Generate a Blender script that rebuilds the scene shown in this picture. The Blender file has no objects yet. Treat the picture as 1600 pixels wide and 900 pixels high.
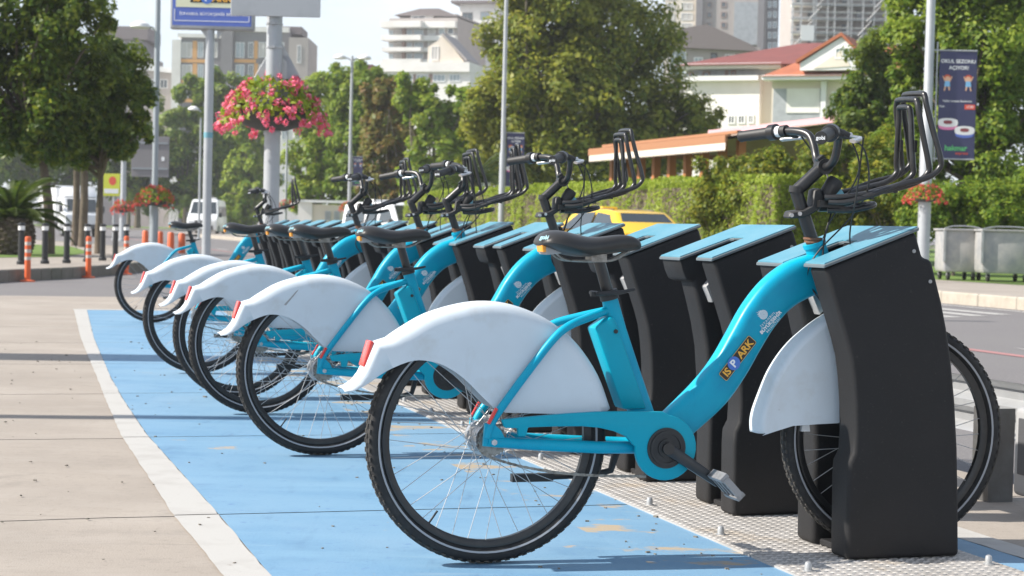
import bpy, bmesh, math, random
import numpy as np
from mathutils import Matrix, Vector

# ------------------------------------------------------------------ camera, sky, sun, exposure
scene = bpy.context.scene
R = math.radians
FPX, CAM_H, ROLL, PITCH = 2800.0, 0.92, 0.024, math.atan(92 / 2800.0)
cam_data = bpy.data.cameras.new('camera')
cam_data.sensor_width = 36.0
cam_data.lens = 36.0 * FPX / 1600.0
cam_data.clip_end = 5000.0
cam_data.dof.use_dof = True
cam_data.dof.focus_distance = 5.2
cam_data.dof.aperture_fstop = 9.0
camera = bpy.data.objects.new('camera', cam_data)
scene.collection.objects.link(camera)
camera.matrix_world = (Matrix.Translation((0, 0, CAM_H)) @ Matrix.Rotation(math.pi / 2 - PITCH, 4, 'X')
                       @ Matrix.Rotation(ROLL, 4, 'Z'))
scene.camera = camera

SUN_ELEV, SUN_AZ = R(40), R(-97)          # the sun stands to the left, a touch behind the camera plane
world = bpy.data.worlds.new('World')
scene.world = world
world.use_nodes = True
wn, wl = world.node_tree.nodes, world.node_tree.links
wn.clear()
sky = wn.new('ShaderNodeTexSky')
sky.sky_type = 'NISHITA'
sky.sun_disc = False
sky.sun_elevation = SUN_ELEV
sky.sun_rotation = SUN_AZ
sky.air_density = 1.0
sky.dust_density = 1.0
sky.ozone_density = 1.0
w_tc = wn.new('ShaderNodeTexCoord')
w_map = wn.new('ShaderNodeMapping')
w_map.inputs['Scale'].default_value = (1.0, 1.0, 3.2)
w_noise = wn.new('ShaderNodeTexNoise')
w_noise.inputs['Scale'].default_value = 3.4
w_noise.inputs['Detail'].default_value = 7.0
w_noise.inputs['Roughness'].default_value = 0.6
w_ramp = wn.new('ShaderNodeValToRGB')
w_ramp.color_ramp.elements[0].position = 0.40
w_ramp.color_ramp.elements[1].position = 0.72
w_mix = wn.new('ShaderNodeMixRGB')
w_mix.inputs[2].default_value = (7.5, 8.0, 8.6, 1)      # thin bright cloud, in the sky's own units
w_fac = wn.new('ShaderNodeMath')
w_fac.operation = 'MULTIPLY_ADD'
w_fac.inputs[1].default_value = 0.45
w_bg = wn.new('ShaderNodeBackground')
w_bg.inputs['Strength'].default_value = 0.095
w_out = wn.new('ShaderNodeOutputWorld')
wl.new(w_tc.outputs['Generated'], w_map.inputs['Vector'])
wl.new(w_map.outputs[0], w_noise.inputs['Vector'])
wl.new(w_noise.outputs['Fac'], w_ramp.inputs[0])
wl.new(w_ramp.outputs[0], w_fac.inputs[0])
w_sep = wn.new('ShaderNodeSeparateXYZ')          # haze thickens towards the horizon all round
w_hz = wn.new('ShaderNodeMapRange')
w_hz.inputs['From Min'].default_value = 0.0
w_hz.inputs['From Max'].default_value = 0.55
w_hz.inputs['To Min'].default_value = 0.62
w_hz.inputs['To Max'].default_value = 0.12
wl.new(w_tc.outputs['Generated'], w_sep.inputs[0])
wl.new(w_sep.outputs['Z'], w_hz.inputs['Value'])
wl.new(w_hz.outputs[0], w_fac.inputs[2])
wl.new(w_fac.outputs[0], w_mix.inputs[0])
wl.new(sky.outputs[0], w_mix.inputs[1])
wl.new(w_mix.outputs[0], w_bg.inputs['Color'])
wl.new(w_bg.outputs[0], w_out.inputs['Surface'])

sun_data = bpy.data.lights.new('sun', 'SUN')
sun_data.energy = 4.9
sun_data.angle = R(0.55)
sun_data.color = (1.0, 0.94, 0.85)
sun = bpy.data.objects.new('sun', sun_data)
scene.collection.objects.link(sun)
sun_dir = Vector((math.sin(SUN_AZ) * math.cos(SUN_ELEV), math.cos(SUN_AZ) * math.cos(SUN_ELEV), math.sin(SUN_ELEV)))
sun.rotation_euler = sun_dir.to_track_quat('Z', 'Y').to_euler()

vs = scene.view_settings
vs.view_transform = 'Standard'
vs.look = 'None'
vs.exposure = 0.74
vs.gamma = 1.0
vs.use_curve_mapping = False
scene.cycles.use_denoising = True
scene.cycles.max_bounces = 8
scene.cycles.transparent_max_bounces = 8

# ------------------------------------------------------------------ helpers
COL = scene.collection
MATS = {}
V = Vector


def at(px, py, Y):
    """point seen at photo pixel (px, py) that stands Y metres ahead of the camera"""
    u, v = px - 800.0, py - 450.0
    c, s = math.cos(ROLL), math.sin(ROLL)
    u, v = u * c + v * s, v * c - u * s
    dx, dy, dz = u, FPX * math.cos(PITCH) - v * math.sin(PITCH), -FPX * math.sin(PITCH) - v * math.cos(PITCH)
    t = Y / dy
    return V((dx * t, Y, CAM_H + dz * t))


def mat(name, color, rough=0.6, metal=0.0, spec=0.5, noise=None, bump=None, coat=0.0, island=None,
        translucent=0.0, dirt=None, grime=None, more=()):
    """principled material; noise=(scale, colour2, lo, hi), bump=(scale, strength), island=[colours]"""
    if name in MATS:
        return MATS[name]
    m = bpy.data.materials.new(name)
    MATS[name] = m
    m.use_nodes = True
    nt = m.node_tree
    n, l = nt.nodes, nt.links
    b = n['Principled BSDF']
    out = n['Material Output']
    b.inputs['Base Color'].default_value = (*color, 1)
    b.inputs['Roughness'].default_value = rough
    b.inputs['Metallic'].default_value = metal
    b.inputs['Specular IOR Level'].default_value = spec
    b.inputs['Coat Weight'].default_value = coat
    b.inputs['Coat Roughness'].default_value = 0.12
    tc = n.new('ShaderNodeTexCoord')
    colsock = None
    if island:
        g = n.new('ShaderNodeNewGeometry')
        r = n.new('ShaderNodeValToRGB')
        els = r.color_ramp.elements
        els[0].color = (*island[0], 1)
        els[1].color = (*island[-1], 1)
        for i, c in enumerate(island[1:-1]):
            e = els.new((i + 1) / (len(island) - 1))
            e.color = (*c, 1)
        l.new(g.outputs['Random Per Island'], r.inputs[0])
        colsock = r.outputs[0]
    layers = list(more)
    if noise:
        layers.append(noise)
    if dirt:
        layers.append(dirt)
    if grime:
        layers.append(grime)
    for sc, c2, lo, hi, *mx_ in layers:
        nz = n.new('ShaderNodeTexNoise')
        if isinstance(sc, tuple):
            mp = n.new('ShaderNodeMapping')
            mp.inputs['Scale'].default_value = sc
            l.new(tc.outputs['Object'], mp.inputs['Vector'])
            l.new(mp.outputs[0], nz.inputs['Vector'])
            nz.inputs['Scale'].default_value = 1.0
        else:
            nz.inputs['Scale'].default_value = sc
            l.new(tc.outputs['Object'], nz.inputs['Vector'])
        nz.inputs['Detail'].default_value = 8
        nz.inputs['Roughness'].default_value = 0.62
        mr = n.new('ShaderNodeMapRange')
        mr.inputs['From Min'].default_value = lo
        mr.inputs['From Max'].default_value = hi
        mr.inputs['To Max'].default_value = mx_[0] if mx_ else 1.0
        l.new(nz.outputs['Fac'], mr.inputs['Value'])
        mx = n.new('ShaderNodeMixRGB')
        mx.inputs[1].default_value = (*color, 1)
        if colsock:
            l.new(colsock, mx.inputs[1])
        mx.inputs[2].default_value = (*c2, 1)
        l.new(mr.outputs[0], mx.inputs[0])
        colsock = mx.outputs[0]
    if colsock:
        l.new(colsock, b.inputs['Base Color'])
    if bump:
        nz = n.new('ShaderNodeTexNoise')
        nz.inputs['Scale'].default_value = bump[0]
        nz.inputs['Detail'].default_value = 6
        l.new(tc.outputs['Object'], nz.inputs['Vector'])
        bp = n.new('ShaderNodeBump')
        bp.inputs['Strength'].default_value = bump[1]
        bp.inputs['Distance'].default_value = bump[2] if len(bump) > 2 else 0.01
        l.new(nz.outputs['Fac'], bp.inputs['Height'])
        l.new(bp.outputs[0], b.inputs['Normal'])
    if translucent:
        t = n.new('ShaderNodeBsdfTranslucent')
        t.inputs['Color'].default_value = (*color, 1)
        if colsock:
            l.new(colsock, t.inputs['Color'])
        mx = n.new('ShaderNodeMixShader')
        mx.inputs[0].default_value = translucent
        l.new(b.outputs[0], mx.inputs[1])
        l.new(t.outputs[0], mx.inputs[2])
        l.new(mx.outputs[0], out.inputs['Surface'])
    return m


def glass(name, color, rough=0.04):
    return mat(name, color, rough=rough, spec=0.9, coat=0.6)


class MB:
    """collects shapes into one mesh"""

    def __init__(self):
        self.v, self.f = [], []

    def add(self, verts, faces):
        o = len(self.v)
        self.v.extend([tuple(p) for p in verts])
        self.f.extend([tuple(i + o for i in f) for f in faces])
        return self

    def box(self, c, s, M=None):
        hx, hy, hz = s[0] / 2, s[1] / 2, s[2] / 2
        vs_ = [V((x, y, z)) for x in (-hx, hx) for y in (-hy, hy) for z in (-hz, hz)]
        if M is not None:
            vs_ = [M @ p for p in vs_]
        vs_ = [p + V(c) for p in vs_]
        return self.add(vs_, [(0, 1, 3, 2), (4, 6, 7, 5), (0, 4, 5, 1), (2, 3, 7, 6), (0, 2, 6, 4), (1, 5, 7, 3)])

    def box2(self, a, b):
        return self.box([(a[i] + b[i]) / 2 for i in range(3)], [abs(b[i] - a[i]) for i in range(3)])

    def prism(self, pts, y0, y1, taper=None):
        """outline in (x, z), pushed from y0 to y1"""
        n = len(pts)
        area = sum(pts[i][0] * pts[(i + 1) % n][1] - pts[(i + 1) % n][0] * pts[i][1] for i in range(n))
        if area < 0:
            pts = pts[::-1]
        a = [(p[0], y0, p[1]) for p in pts]
        b = [(p[0], y1, p[1]) for p in pts]
        fs = [tuple(range(n)), tuple(range(2 * n - 1, n - 1, -1))]
        fs += [(i, i + n, (i + 1) % n + n, (i + 1) % n) for i in range(n)]
        return self.add(a + b, fs)

    def flat(self, pts, z0, z1):
        """outline in (x, y), pushed from z0 to z1"""
        n = len(pts)
        area = sum(pts[i][0] * pts[(i + 1) % n][1] - pts[(i + 1) % n][0] * pts[i][1] for i in range(n))
        if area < 0:
            pts = pts[::-1]
        a = [(p[0], p[1], z0) for p in pts]
        b = [(p[0], p[1], z1) for p in pts]
        fs = [tuple(range(n - 1, -1, -1)), tuple(range(n, 2 * n))]
        fs += [(i, (i + 1) % n, (i + 1) % n + n, i + n) for i in range(n)]
        return self.add(a + b, fs)

    def tube(self, pts, r, n=10, closed=False, cap=True, shape=None, up=None):
        """round (or shaped) tube through pts; r number or list; shape(t)->(a, b) offsets"""
        P = [V(p) for p in pts]
        m = len(P)
        rs = r if isinstance(r, (list, tuple)) else [r] * m
        vs_, prev = [], None
        for i in range(m):
            if closed:
                t = (P[(i + 1) % m] - P[i - 1])
            else:
                t = P[min(i + 1, m - 1)] - P[max(i - 1, 0)]
            t.normalize()
            if up is not None:
                a = V(up) - t * t.dot(V(up))
                a.normalize()
            elif prev is None:
                a = V((0, 0, 1)) if abs(t.z) < 0.9 else V((0, 1, 0))
                a = (a - t * t.dot(a)).normalized()
            else:
                a = (prev - t * t.dot(prev)).normalized()
            prev = a
            b = t.cross(a)
            for k in range(n):
                th = 2 * math.pi * k / n
                if shape:
                    sa, sb = shape(th)
                    vs_.append(P[i] + a * sa * rs[i] + b * sb * rs[i])
                else:
                    vs_.append(P[i] + (a * math.cos(th) + b * math.sin(th)) * rs[i])
        fs = []
        for i in range(m if closed else m - 1):
            j = (i + 1) % m
            for k in range(n):
                k2 = (k + 1) % n
                fs.append((i * n + k, i * n + k2, j * n + k2, j * n + k))
        if cap and not closed:
            fs.append(tuple(range(n - 1, -1, -1)))
            fs.append(tuple((m - 1) * n + k for k in range(n)))
        return self.add(vs_, fs)

    def cyl(self, a, b, r, n=16, r2=None):
        return self.tube([a, b], [r, r if r2 is None else r2], n)

    def ring(self, c, prof, n=48, axis='y'):
        """closed profile [(radius, offset)] spun round the axis through c"""
        m = len(prof)
        vs_ = []
        for i in range(n):
            th = 2 * math.pi * i / n
            for (r_, o) in prof:
                if axis == 'y':
                    vs_.append((c[0] + r_ * math.cos(th), c[1] + o, c[2] + r_ * math.sin(th)))
                else:
                    vs_.append((c[0] + r_ * math.cos(th), c[1] + r_ * math.sin(th), c[2] + o))
        fs = []
        for i in range(n):
            j = (i + 1) % n
            for k in range(m):
                k2 = (k + 1) % m
                fs.append((i * m + k, i * m + k2, j * m + k2, j * m + k))
        return self.add(vs_, fs)

    def lathe(self, c, prof, n=20):
        """open profile [(radius, z)] spun round z, closed with caps"""
        m = len(prof)
        vs_ = [(c[0] + r_ * math.cos(2 * math.pi * i / n), c[1] + r_ * math.sin(2 * math.pi * i / n), c[2] + z)
               for i in range(n) for (r_, z) in prof]
        fs = [(i * m + k, ((i + 1) % n) * m + k, ((i + 1) % n) * m + k + 1, i * m + k + 1)
              for i in range(n) for k in range(m - 1)]
        fs.append(tuple(i * m for i in range(n - 1, -1, -1)))
        fs.append(tuple(i * m + m - 1 for i in range(n)))
        return self.add(vs_, fs)

    def mesh(self, name, bevel=0.0, seg=2, fix=True):
        me = bpy.data.meshes.new(name)
        me.from_pydata(self.v, [], self.f)
        if bevel or fix:
            bm = bmesh.new()
            bm.from_mesh(me)
            if fix:
                bmesh.ops.recalc_face_normals(bm, faces=bm.faces)
            if bevel:
                es = [e for e in bm.edges if len(e.link_faces) == 2 and e.calc_face_angle(0) > 0.5]
                bmesh.ops.bevel(bm, geom=es, offset=bevel, segments=seg, affect='EDGES', profile=0.5, clamp_overlap=True)
            bm.to_mesh(me)
            bm.free()
        me.update()
        return me

    def build(self, name, m, parent=None, bevel=0.0, seg=2, smooth=35, fix=True, loc=None):
        me = self.mesh(name, bevel, seg, fix)
        return link(name, me, m, parent, smooth, loc)


def link(name, me, m, parent=None, smooth=35, loc=None):
    if m is not None and not me.materials:
        me.materials.append(MATS[m] if isinstance(m, str) else m)
    if smooth:
        me.polygons.foreach_set('use_smooth', [True] * len(me.polygons))
        me.set_sharp_from_angle(angle=R(smooth))
    o = bpy.data.objects.new(name, me)
    COL.objects.link(o)
    if parent is not None:
        o.parent = parent
    if loc is not None:
        o.location = loc
    return o


def tag(o, label, cat, group=None):
    o['label'] = label
    o['category'] = cat
    if group:
        o['group'] = group
    return o


def struct(o):
    o['kind'] = 'structure'
    return o


def thing(name, label, cat, loc=(0, 0, 0), rz=0.0, group=None):
    o = bpy.data.objects.new(name, None)
    o.empty_display_size = 0.2
    COL.objects.link(o)
    o.location = loc
    o.rotation_euler = (0, 0, rz)
    return tag(o, label, cat, group)


def copy_tree(o, parent=None):
    c = o.copy()
    COL.objects.link(c)
    if parent is not None:
        c.parent = parent
    for ch in list(o.children):
        copy_tree(ch, c)
    return c


def spline(pts, k=6):
    """Catmull-Rom through points"""
    P = [V(p) if len(p) == 3 else V((p[0], 0, p[1])) for p in pts]
    out = []
    for i in range(len(P) - 1):
        p0, p1, p2, p3 = P[max(i - 1, 0)], P[i], P[i + 1], P[min(i + 2, len(P) - 1)]
        for j in range(k):
            t = j / k
            out.append(0.5 * ((2 * p1) + (p2 - p0) * t + (2 * p0 - 5 * p1 + 4 * p2 - p3) * t * t + (3 * p1 - p0 - 3 * p2 + p3) * t ** 3))
    out.append(P[-1])
    return out


def superell(e, a=1.0, b=1.0):
    def f(th):
        c, s = math.cos(th), math.sin(th)
        return (a * math.copysign(abs(c) ** (2 / e), c), b * math.copysign(abs(s) ** (2 / e), s))
    return f


def text_mesh(s, size, bold=0.0, align='CENTER', space=1.0):
    """flat mesh of a line of text in the xy plane, centred"""
    cu = bpy.data.curves.new('lettering', 'FONT')
    cu.body = s
    cu.size = size
    cu.align_x = align
    cu.align_y = 'CENTER'
    cu.offset = bold
    cu.space_character = space
    cu.resolution_u = 3
    o = bpy.data.objects.new('lettering', cu)
    COL.objects.link(o)
    dg = bpy.context.evaluated_depsgraph_get()
    me = bpy.data.meshes.new_from_object(o.evaluated_get(dg))
    bpy.data.objects.remove(o)
    bpy.data.curves.remove(cu)
    me.materials.clear()
    return me


def letter(s, size, m, M, parent=None, name='lettering', bold=0.0, space=1.0):
    me = text_mesh(s, size, bold, space=space)
    me.transform(M)
    return link(name, me, m, parent, smooth=0)


# row of docks: world frame of the row
ROW0 = V((-0.0572, 4.8826, 0.0))
TH = R(17.3)
FW = V((math.cos(TH), math.sin(TH), 0))
RW = V((-math.sin(TH), math.cos(TH), 0))
PITCH_DOCK = 0.775


def delta(r):
    return 0.0033 * max(0.0, r - 2.0) ** 2


def rowpt(r, f, z=0.0, curve=True):
    """r metres along the row, f metres towards the road"""
    p = ROW0 + RW * r + FW * (f + (delta(r) if curve else 0.0))
    return V((p.x, p.y, z))


def rowrot(r):
    return TH - math.atan(0.0066 * max(0.0, r - 2.0))

# ------------------------------------------------------------------ materials
mat('concrete', (0.325, 0.285, 0.245), 0.9, noise=(1.3, (0.265, 0.232, 0.20), 0.35, 0.72), dirt=(38.0, (0.21, 0.185, 0.16), 0.55, 0.8), grime=((1.6, 3.0, 1.0), (0.36, 0.322, 0.285), 0.5, 0.75, .6), more=[(150.0, (0.17, 0.15, 0.13), 0.56, 0.70, .8), (170.0, (0.44, 0.40, 0.36), 0.60, 0.72, .7), (4.3, (0.19, 0.17, 0.15), 0.56, 0.72, .6), (0.7, (0.40, 0.36, 0.32), 0.48, 0.68, .5), ((1.2, 22.0, 1.0), (0.22, 0.195, 0.17), 0.56, 0.70, .45), (11.0, (0.13, 0.115, 0.10), 0.715, 0.74, .7)], bump=(160.0, 0.35, 0.004))
mat('joint_dirt', (0.06, 0.05, 0.045), 1.0, bump=(60.0, 0.5))
mat('asphalt', (0.15, 0.142, 0.143), 0.92, noise=(0.35, (0.14, 0.13, 0.135), 0.4, 0.7), dirt=(60.0, (0.22, 0.21, 0.2), 0.5, 0.75), bump=(90.0, 0.25, 0.006))
mat('blue_paint', (0.135, 0.270, 0.410), 0.6, noise=((1.2, 5.0, 1.0), (0.175, 0.315, 0.445), 0.4, 0.7), dirt=((2.0, 4.2, 1.0), (0.36, 0.31, 0.25), 0.672, 0.69), grime=(23.0, (0.10, 0.20, 0.37), 0.60, 0.75), more=[(0.9, (0.20, 0.325, 0.445), 0.45, 0.66, .75), (110.0, (0.07, 0.15, 0.29), 0.60, 0.70, .7), ((9.0, 2.0, 1.0), (0.075, 0.16, 0.28), 0.58, 0.70, .6), (2.7, (0.085, 0.19, 0.32), 0.54, 0.70, .6), ((2.0, 16.0, 1.0), (0.24, 0.35, 0.44), 0.60, 0.70, .5), (34.0, (0.30, 0.27, 0.23), 0.695, 0.715, .9)], bump=(120.0, 0.3, 0.003))
mat('blue_paint_worn', (0.135, 0.270, 0.410), 0.62, noise=((1.2, 5.0, 1.0), (0.175, 0.315, 0.445), 0.4, 0.7), dirt=((2.6, 4.6, 1.0), (0.37, 0.305, 0.22), 0.545, 0.60), grime=(23.0, (0.10, 0.20, 0.37), 0.60, 0.76), more=[(0.9, (0.20, 0.325, 0.445), 0.45, 0.66, .75), (110.0, (0.07, 0.15, 0.29), 0.60, 0.70, .7), (34.0, (0.34, 0.29, 0.22), 0.665, 0.69, .9)], bump=(120.0, 0.3, 0.003))
mat('white_paint', (0.42, 0.41, 0.39), 0.7, noise=(6.0, (0.36, 0.345, 0.325), 0.5, 0.75), dirt=(28.0, (0.27, 0.245, 0.22), 0.66, 0.72), bump=(120.0, 0.18, 0.003))
mat('red_paint', (0.34, 0.16, 0.16), 0.8, noise=(3.0, (0.4, 0.2, 0.19), 0.45, 0.7))
mat('tread_steel', (0.46, 0.44, 0.42), 0.55, 0.25, noise=(7.0, (0.36, 0.34, 0.315), 0.4, 0.7), dirt=(3.0, (0.44, 0.37, 0.29), 0.55, 0.7))
mat('kerb_stone', (0.42, 0.38, 0.32), 0.9, noise=(3.0, (0.33, 0.29, 0.24), 0.4, 0.7), dirt=(11.0, (0.50, 0.44, 0.34), 0.55, 0.75), bump=(40.0, 0.3))
mat('kerb_dark', (0.20, 0.18, 0.155), 0.9, noise=(2.5, (0.13, 0.13, 0.10), 0.4, 0.7), bump=(40.0, 0.3))
mat('grass', (0.13, 0.21, 0.03), 0.9, noise=(2.0, (0.09, 0.15, 0.025), 0.35, 0.7), bump=(30.0, 0.6, 0.05))
mat('teal', (0.0, 0.375, 0.53), 0.38, spec=0.25, coat=0.03, more=[((50.0, 10.0, 12.0), (0.002, 0.16, 0.25), 0.68, 0.74, .6), (26.0, (0.09, 0.36, 0.48), 0.69, 0.72, .7)], noise=(5.0, (0.002, 0.265, 0.43), 0.35, 0.7), dirt=(70.0, (0.05, 0.36, 0.47), 0.70, 0.78))
mat('teal_dark', (0.0, 0.335, 0.46), 0.42, spec=0.25, noise=(6.0, (0.0, 0.30, 0.405), 0.35, 0.7), dirt=(60.0, (0.06, 0.36, 0.42), 0.70, 0.78))
mat('fender_white', (0.62, 0.685, 0.735), 0.42, noise=(4.0, (0.57, 0.62, 0.66), 0.4, 0.72), dirt=((30.0, 4.0, 9.0), (0.40, 0.39, 0.37), 0.68, 0.78, .7), more=[(7.0, (0.44, 0.42, 0.38), 0.54, 0.70, .55), ((10.0, 3.0, 3.0), (0.42, 0.42, 0.41), 0.60, 0.70, .5), ((45.0, 6.0, 70.0), (0.16, 0.15, 0.14), 0.735, 0.76, .7), (160.0, (0.34, 0.32, 0.30), 0.69, 0.74, .6)])
mat('rubber', (0.018, 0.018, 0.019), 0.75, noise=(30.0, (0.05, 0.047, 0.043), 0.5, 0.75))
mat('tread', (0.045, 0.042, 0.038), 0.9, noise=(25.0, (0.10, 0.09, 0.075), 0.45, 0.7))
mat('stripe', (0.36, 0.37, 0.39), 0.5)
mat('black_metal', (0.016, 0.016, 0.017), 0.33, 0.0, spec=0.6, noise=(30.0, (0.03, 0.03, 0.03), 0.5, 0.8))
mat('black_plastic', (0.02, 0.02, 0.021), 0.55, noise=(18.0, (0.035, 0.034, 0.033), 0.45, 0.75))
mat('saddle_black', (0.024, 0.023, 0.022), 0.38, noise=(9.0, (0.04, 0.038, 0.036), 0.45, 0.75), bump=(220.0, 0.1, 0.002))
mat('chrome', (0.66, 0.66, 0.67), 0.28, 0.95, noise=(20.0, (0.42, 0.41, 0.40), 0.45, 0.75))
mat('pedal_metal', (0.30, 0.30, 0.31), 0.45, 0.6, noise=(40.0, (0.16, 0.155, 0.15), 0.45, 0.7))
mat('spoke', (0.50, 0.50, 0.50), 0.55, 0.5)
mat('chain_steel', (0.32, 0.30, 0.27), 0.5, 0.7, noise=(60.0, (0.14, 0.12, 0.10), 0.45, 0.7))
mat('red_lens', (0.72, 0.05, 0.04), 0.25, coat=0.5)
mat('amber_lens', (0.85, 0.33, 0.02), 0.3, coat=0.5)
mat('grey_plastic', (0.33, 0.33, 0.33), 0.5)
mat('dock_black', (0.018, 0.0178, 0.0188), 0.58, spec=0.24, noise=(3.0, (0.023, 0.022, 0.023), 0.4, 0.7), dirt=(40.0, (0.06, 0.056, 0.052), 0.67, 0.74, .7), more=[((60.0, 8.0, 5.0), (0.10, 0.095, 0.09), 0.72, 0.76, .7), (130.0, (0.05, 0.048, 0.046), 0.62, 0.72, .8)], bump=(260.0, 0.3, 0.004))
mat('dock_blue', (0.070, 0.245, 0.335), 0.42, noise=(5.0, (0.12, 0.29, 0.37), 0.42, 0.66), dirt=((18.0, 34.0, 10.0), (0.36, 0.46, 0.50), 0.66, 0.72, .7), grime=(60.0, (0.07, 0.26, 0.36), 0.62, 0.74))
mat('dock_trim', (0.11, 0.135, 0.15), 0.45)
mat('sticker_black', (0.018, 0.016, 0.014), 0.4)
mat('sticker_yellow', (0.80, 0.42, 0.05), 0.4)
mat('sticker_blue', (0.06, 0.17, 0.55), 0.4)
mat('print_white', (0.80, 0.81, 0.82), 0.5)
mat('print_cyan', (0.15, 0.36, 0.43), 0.5)
mat('galvanised', (0.46, 0.47, 0.48), 0.48, 0.55, noise=(5.0, (0.36, 0.365, 0.37), 0.4, 0.7), dirt=(14.0, (0.40, 0.34, 0.27), 0.66, 0.78))

# ------------------------------------------------------------------ ground, road, pavement
rng = random.Random(7)
gm = MB()
gm.add([(-900, -60, -0.03), (900, -60, -0.03), (900, 1800, -0.03), (-900, 1800, -0.03)], [(0, 1, 2, 3)])
struct(gm.build('ground', 'asphalt', fix=False))

JOINTS = [-3.15, -1.12, 0.93, 2.99, 4.95, 6.95, 8.95, 10.95, 12.95, 15.0, 17.1]
JAG = {}


def joint_edge(j, f0, f1, off, step=0.07):
    """jagged joint line at row position j, shifted by off along the row"""
    pts, f = [], f0
    n = max(2, int((f1 - f0) / step))
    for i in range(n + 1):
        f = f0 + (f1 - f0) * i / n
        key = (j, round(f, 2))
        if key not in JAG:
            JAG[key] = 0.006 * math.sin(f * 5 + j * 3) + rng.uniform(-0.005, 0.005)
        pts.append((JOINTS[j] + off + JAG[key], f))
    return pts


pavement = bpy.data.objects.new('pavement', None)
COL.objects.link(pavement)
struct(pavement)
for j in range(len(JOINTS) - 1):
    for f0, f1 in ((-14.0, -8.6), (-8.6, -3.2), (-3.2, 2.45)):
        g = 0.007
        a = joint_edge(j, f0 + g, f1 - g, g)
        b = joint_edge(j + 1, f0 + g, f1 - g, -g)
        poly = [rowpt(r, f, 0, False) for r, f in a] + [rowpt(r, f, 0, False) for r, f in b[::-1]]
        MB().flat([(p.x, p.y) for p in poly], -0.06, 0.0).build('slab', 'concrete', pavement, smooth=0)
jm = MB()
c4 = [rowpt(-3.1, -14, 0, False), rowpt(-3.1, 2.4, 0, False), rowpt(17.05, 2.4, 0, False), rowpt(17.05, -14, 0, False)]
jm.add([(p.x, p.y, -0.014) for p in c4], [(0, 1, 2, 3)])
jm.build('joint_filler', 'joint_dirt', pavement, fix=False)


def interp(tab, r):
    for (r0, f0), (r1, f1) in zip(tab, tab[1:]):
        if r <= r1:
            return f0 + (f1 - f0) * (r - r0) / (r1 - r0)
    return tab[-1][1]


W_OUT = [(-3.2, -0.74), (-0.04, -0.72), (0.96, -0.735), (3.1, -0.71), (4.6, -0.655), (5.95, -0.60), (9.5, -0.46), (13.89, -0.24)]
W_IN = [(-3.2, -0.60), (-0.06, -0.60), (1.0, -0.595), (3.09, -0.60), (4.6, -0.565), (5.95, -0.52), (9.5, -0.36), (13.9, -0.11)]


def strip_mesh(rs, fa, fb, z, wob=0.0, seed=1):
    """sheet between two lines along the row, cut at the slab joints"""
    rg = random.Random(seed)
    m = MB()
    cuts = [j for j in JOINTS if rs[0] < j < rs[1]]
    bounds = [rs[0]] + cuts + [rs[1]]
    for k in range(len(bounds) - 1):
        r0 = bounds[k] + (0.006 if k else 0)
        r1 = bounds[k + 1] - (0.006 if k < len(bounds) - 2 else 0)
        n = max(2, int((r1 - r0) / 0.09))
        A, B = [], []
        for i in range(n + 1):
            r = r0 + (r1 - r0) * i / n
            A.append(rowpt(r, fa(r) + rg.uniform(-wob, wob), z, False))
            B.append(rowpt(r, fb(r) + rg.uniform(-wob, wob), z, False))
        nn = n + 1
        m.add(A + B, [(i, i + 1, nn + i + 1, nn + i) for i in range(n)])
    return m


PLATE_F0, PLATE_F1 = 0.775, 1.43
struct(strip_mesh((-3.1, 13.8), lambda r: interp(W_IN, r), lambda r: 0.45 + delta(r), 0.004).build('blue_bay_paint', 'blue_paint', fix=False, smooth=0))
struct(strip_mesh((-3.1, 13.8), lambda r: 0.45 + delta(r), lambda r: PLATE_F0 + delta(r) + 0.02, 0.004).build('blue_bay_edge_paint', 'blue_paint_worn', fix=False, smooth=0))
struct(strip_mesh((-3.1, 13.8), lambda r: PLATE_F1 + delta(r) - 0.02, lambda r: 1.56 + delta(r), 0.004).build('blue_strip_paint', 'blue_paint', fix=False, smooth=0))
struct(strip_mesh((-3.1, 13.8), lambda r: interp(W_OUT, r), lambda r: interp(W_IN, r) - 0.002, 0.005, 0.0028, 3).build('white_border_paint', 'white_paint', fix=False, smooth=0))
struct(strip_mesh((-3.1, 13.8), lambda r: 1.562 + delta(r), lambda r: 1.67 + delta(r), 0.005, 0.004, 4).build('white_back_line_paint', 'white_paint', fix=False, smooth=0))
struct(strip_mesh((13.81, 13.96), lambda r: -0.25, lambda r: 2.0, 0.005, 0.003, 5).build('white_end_line_paint', 'white_paint', fix=False, smooth=0))

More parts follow.
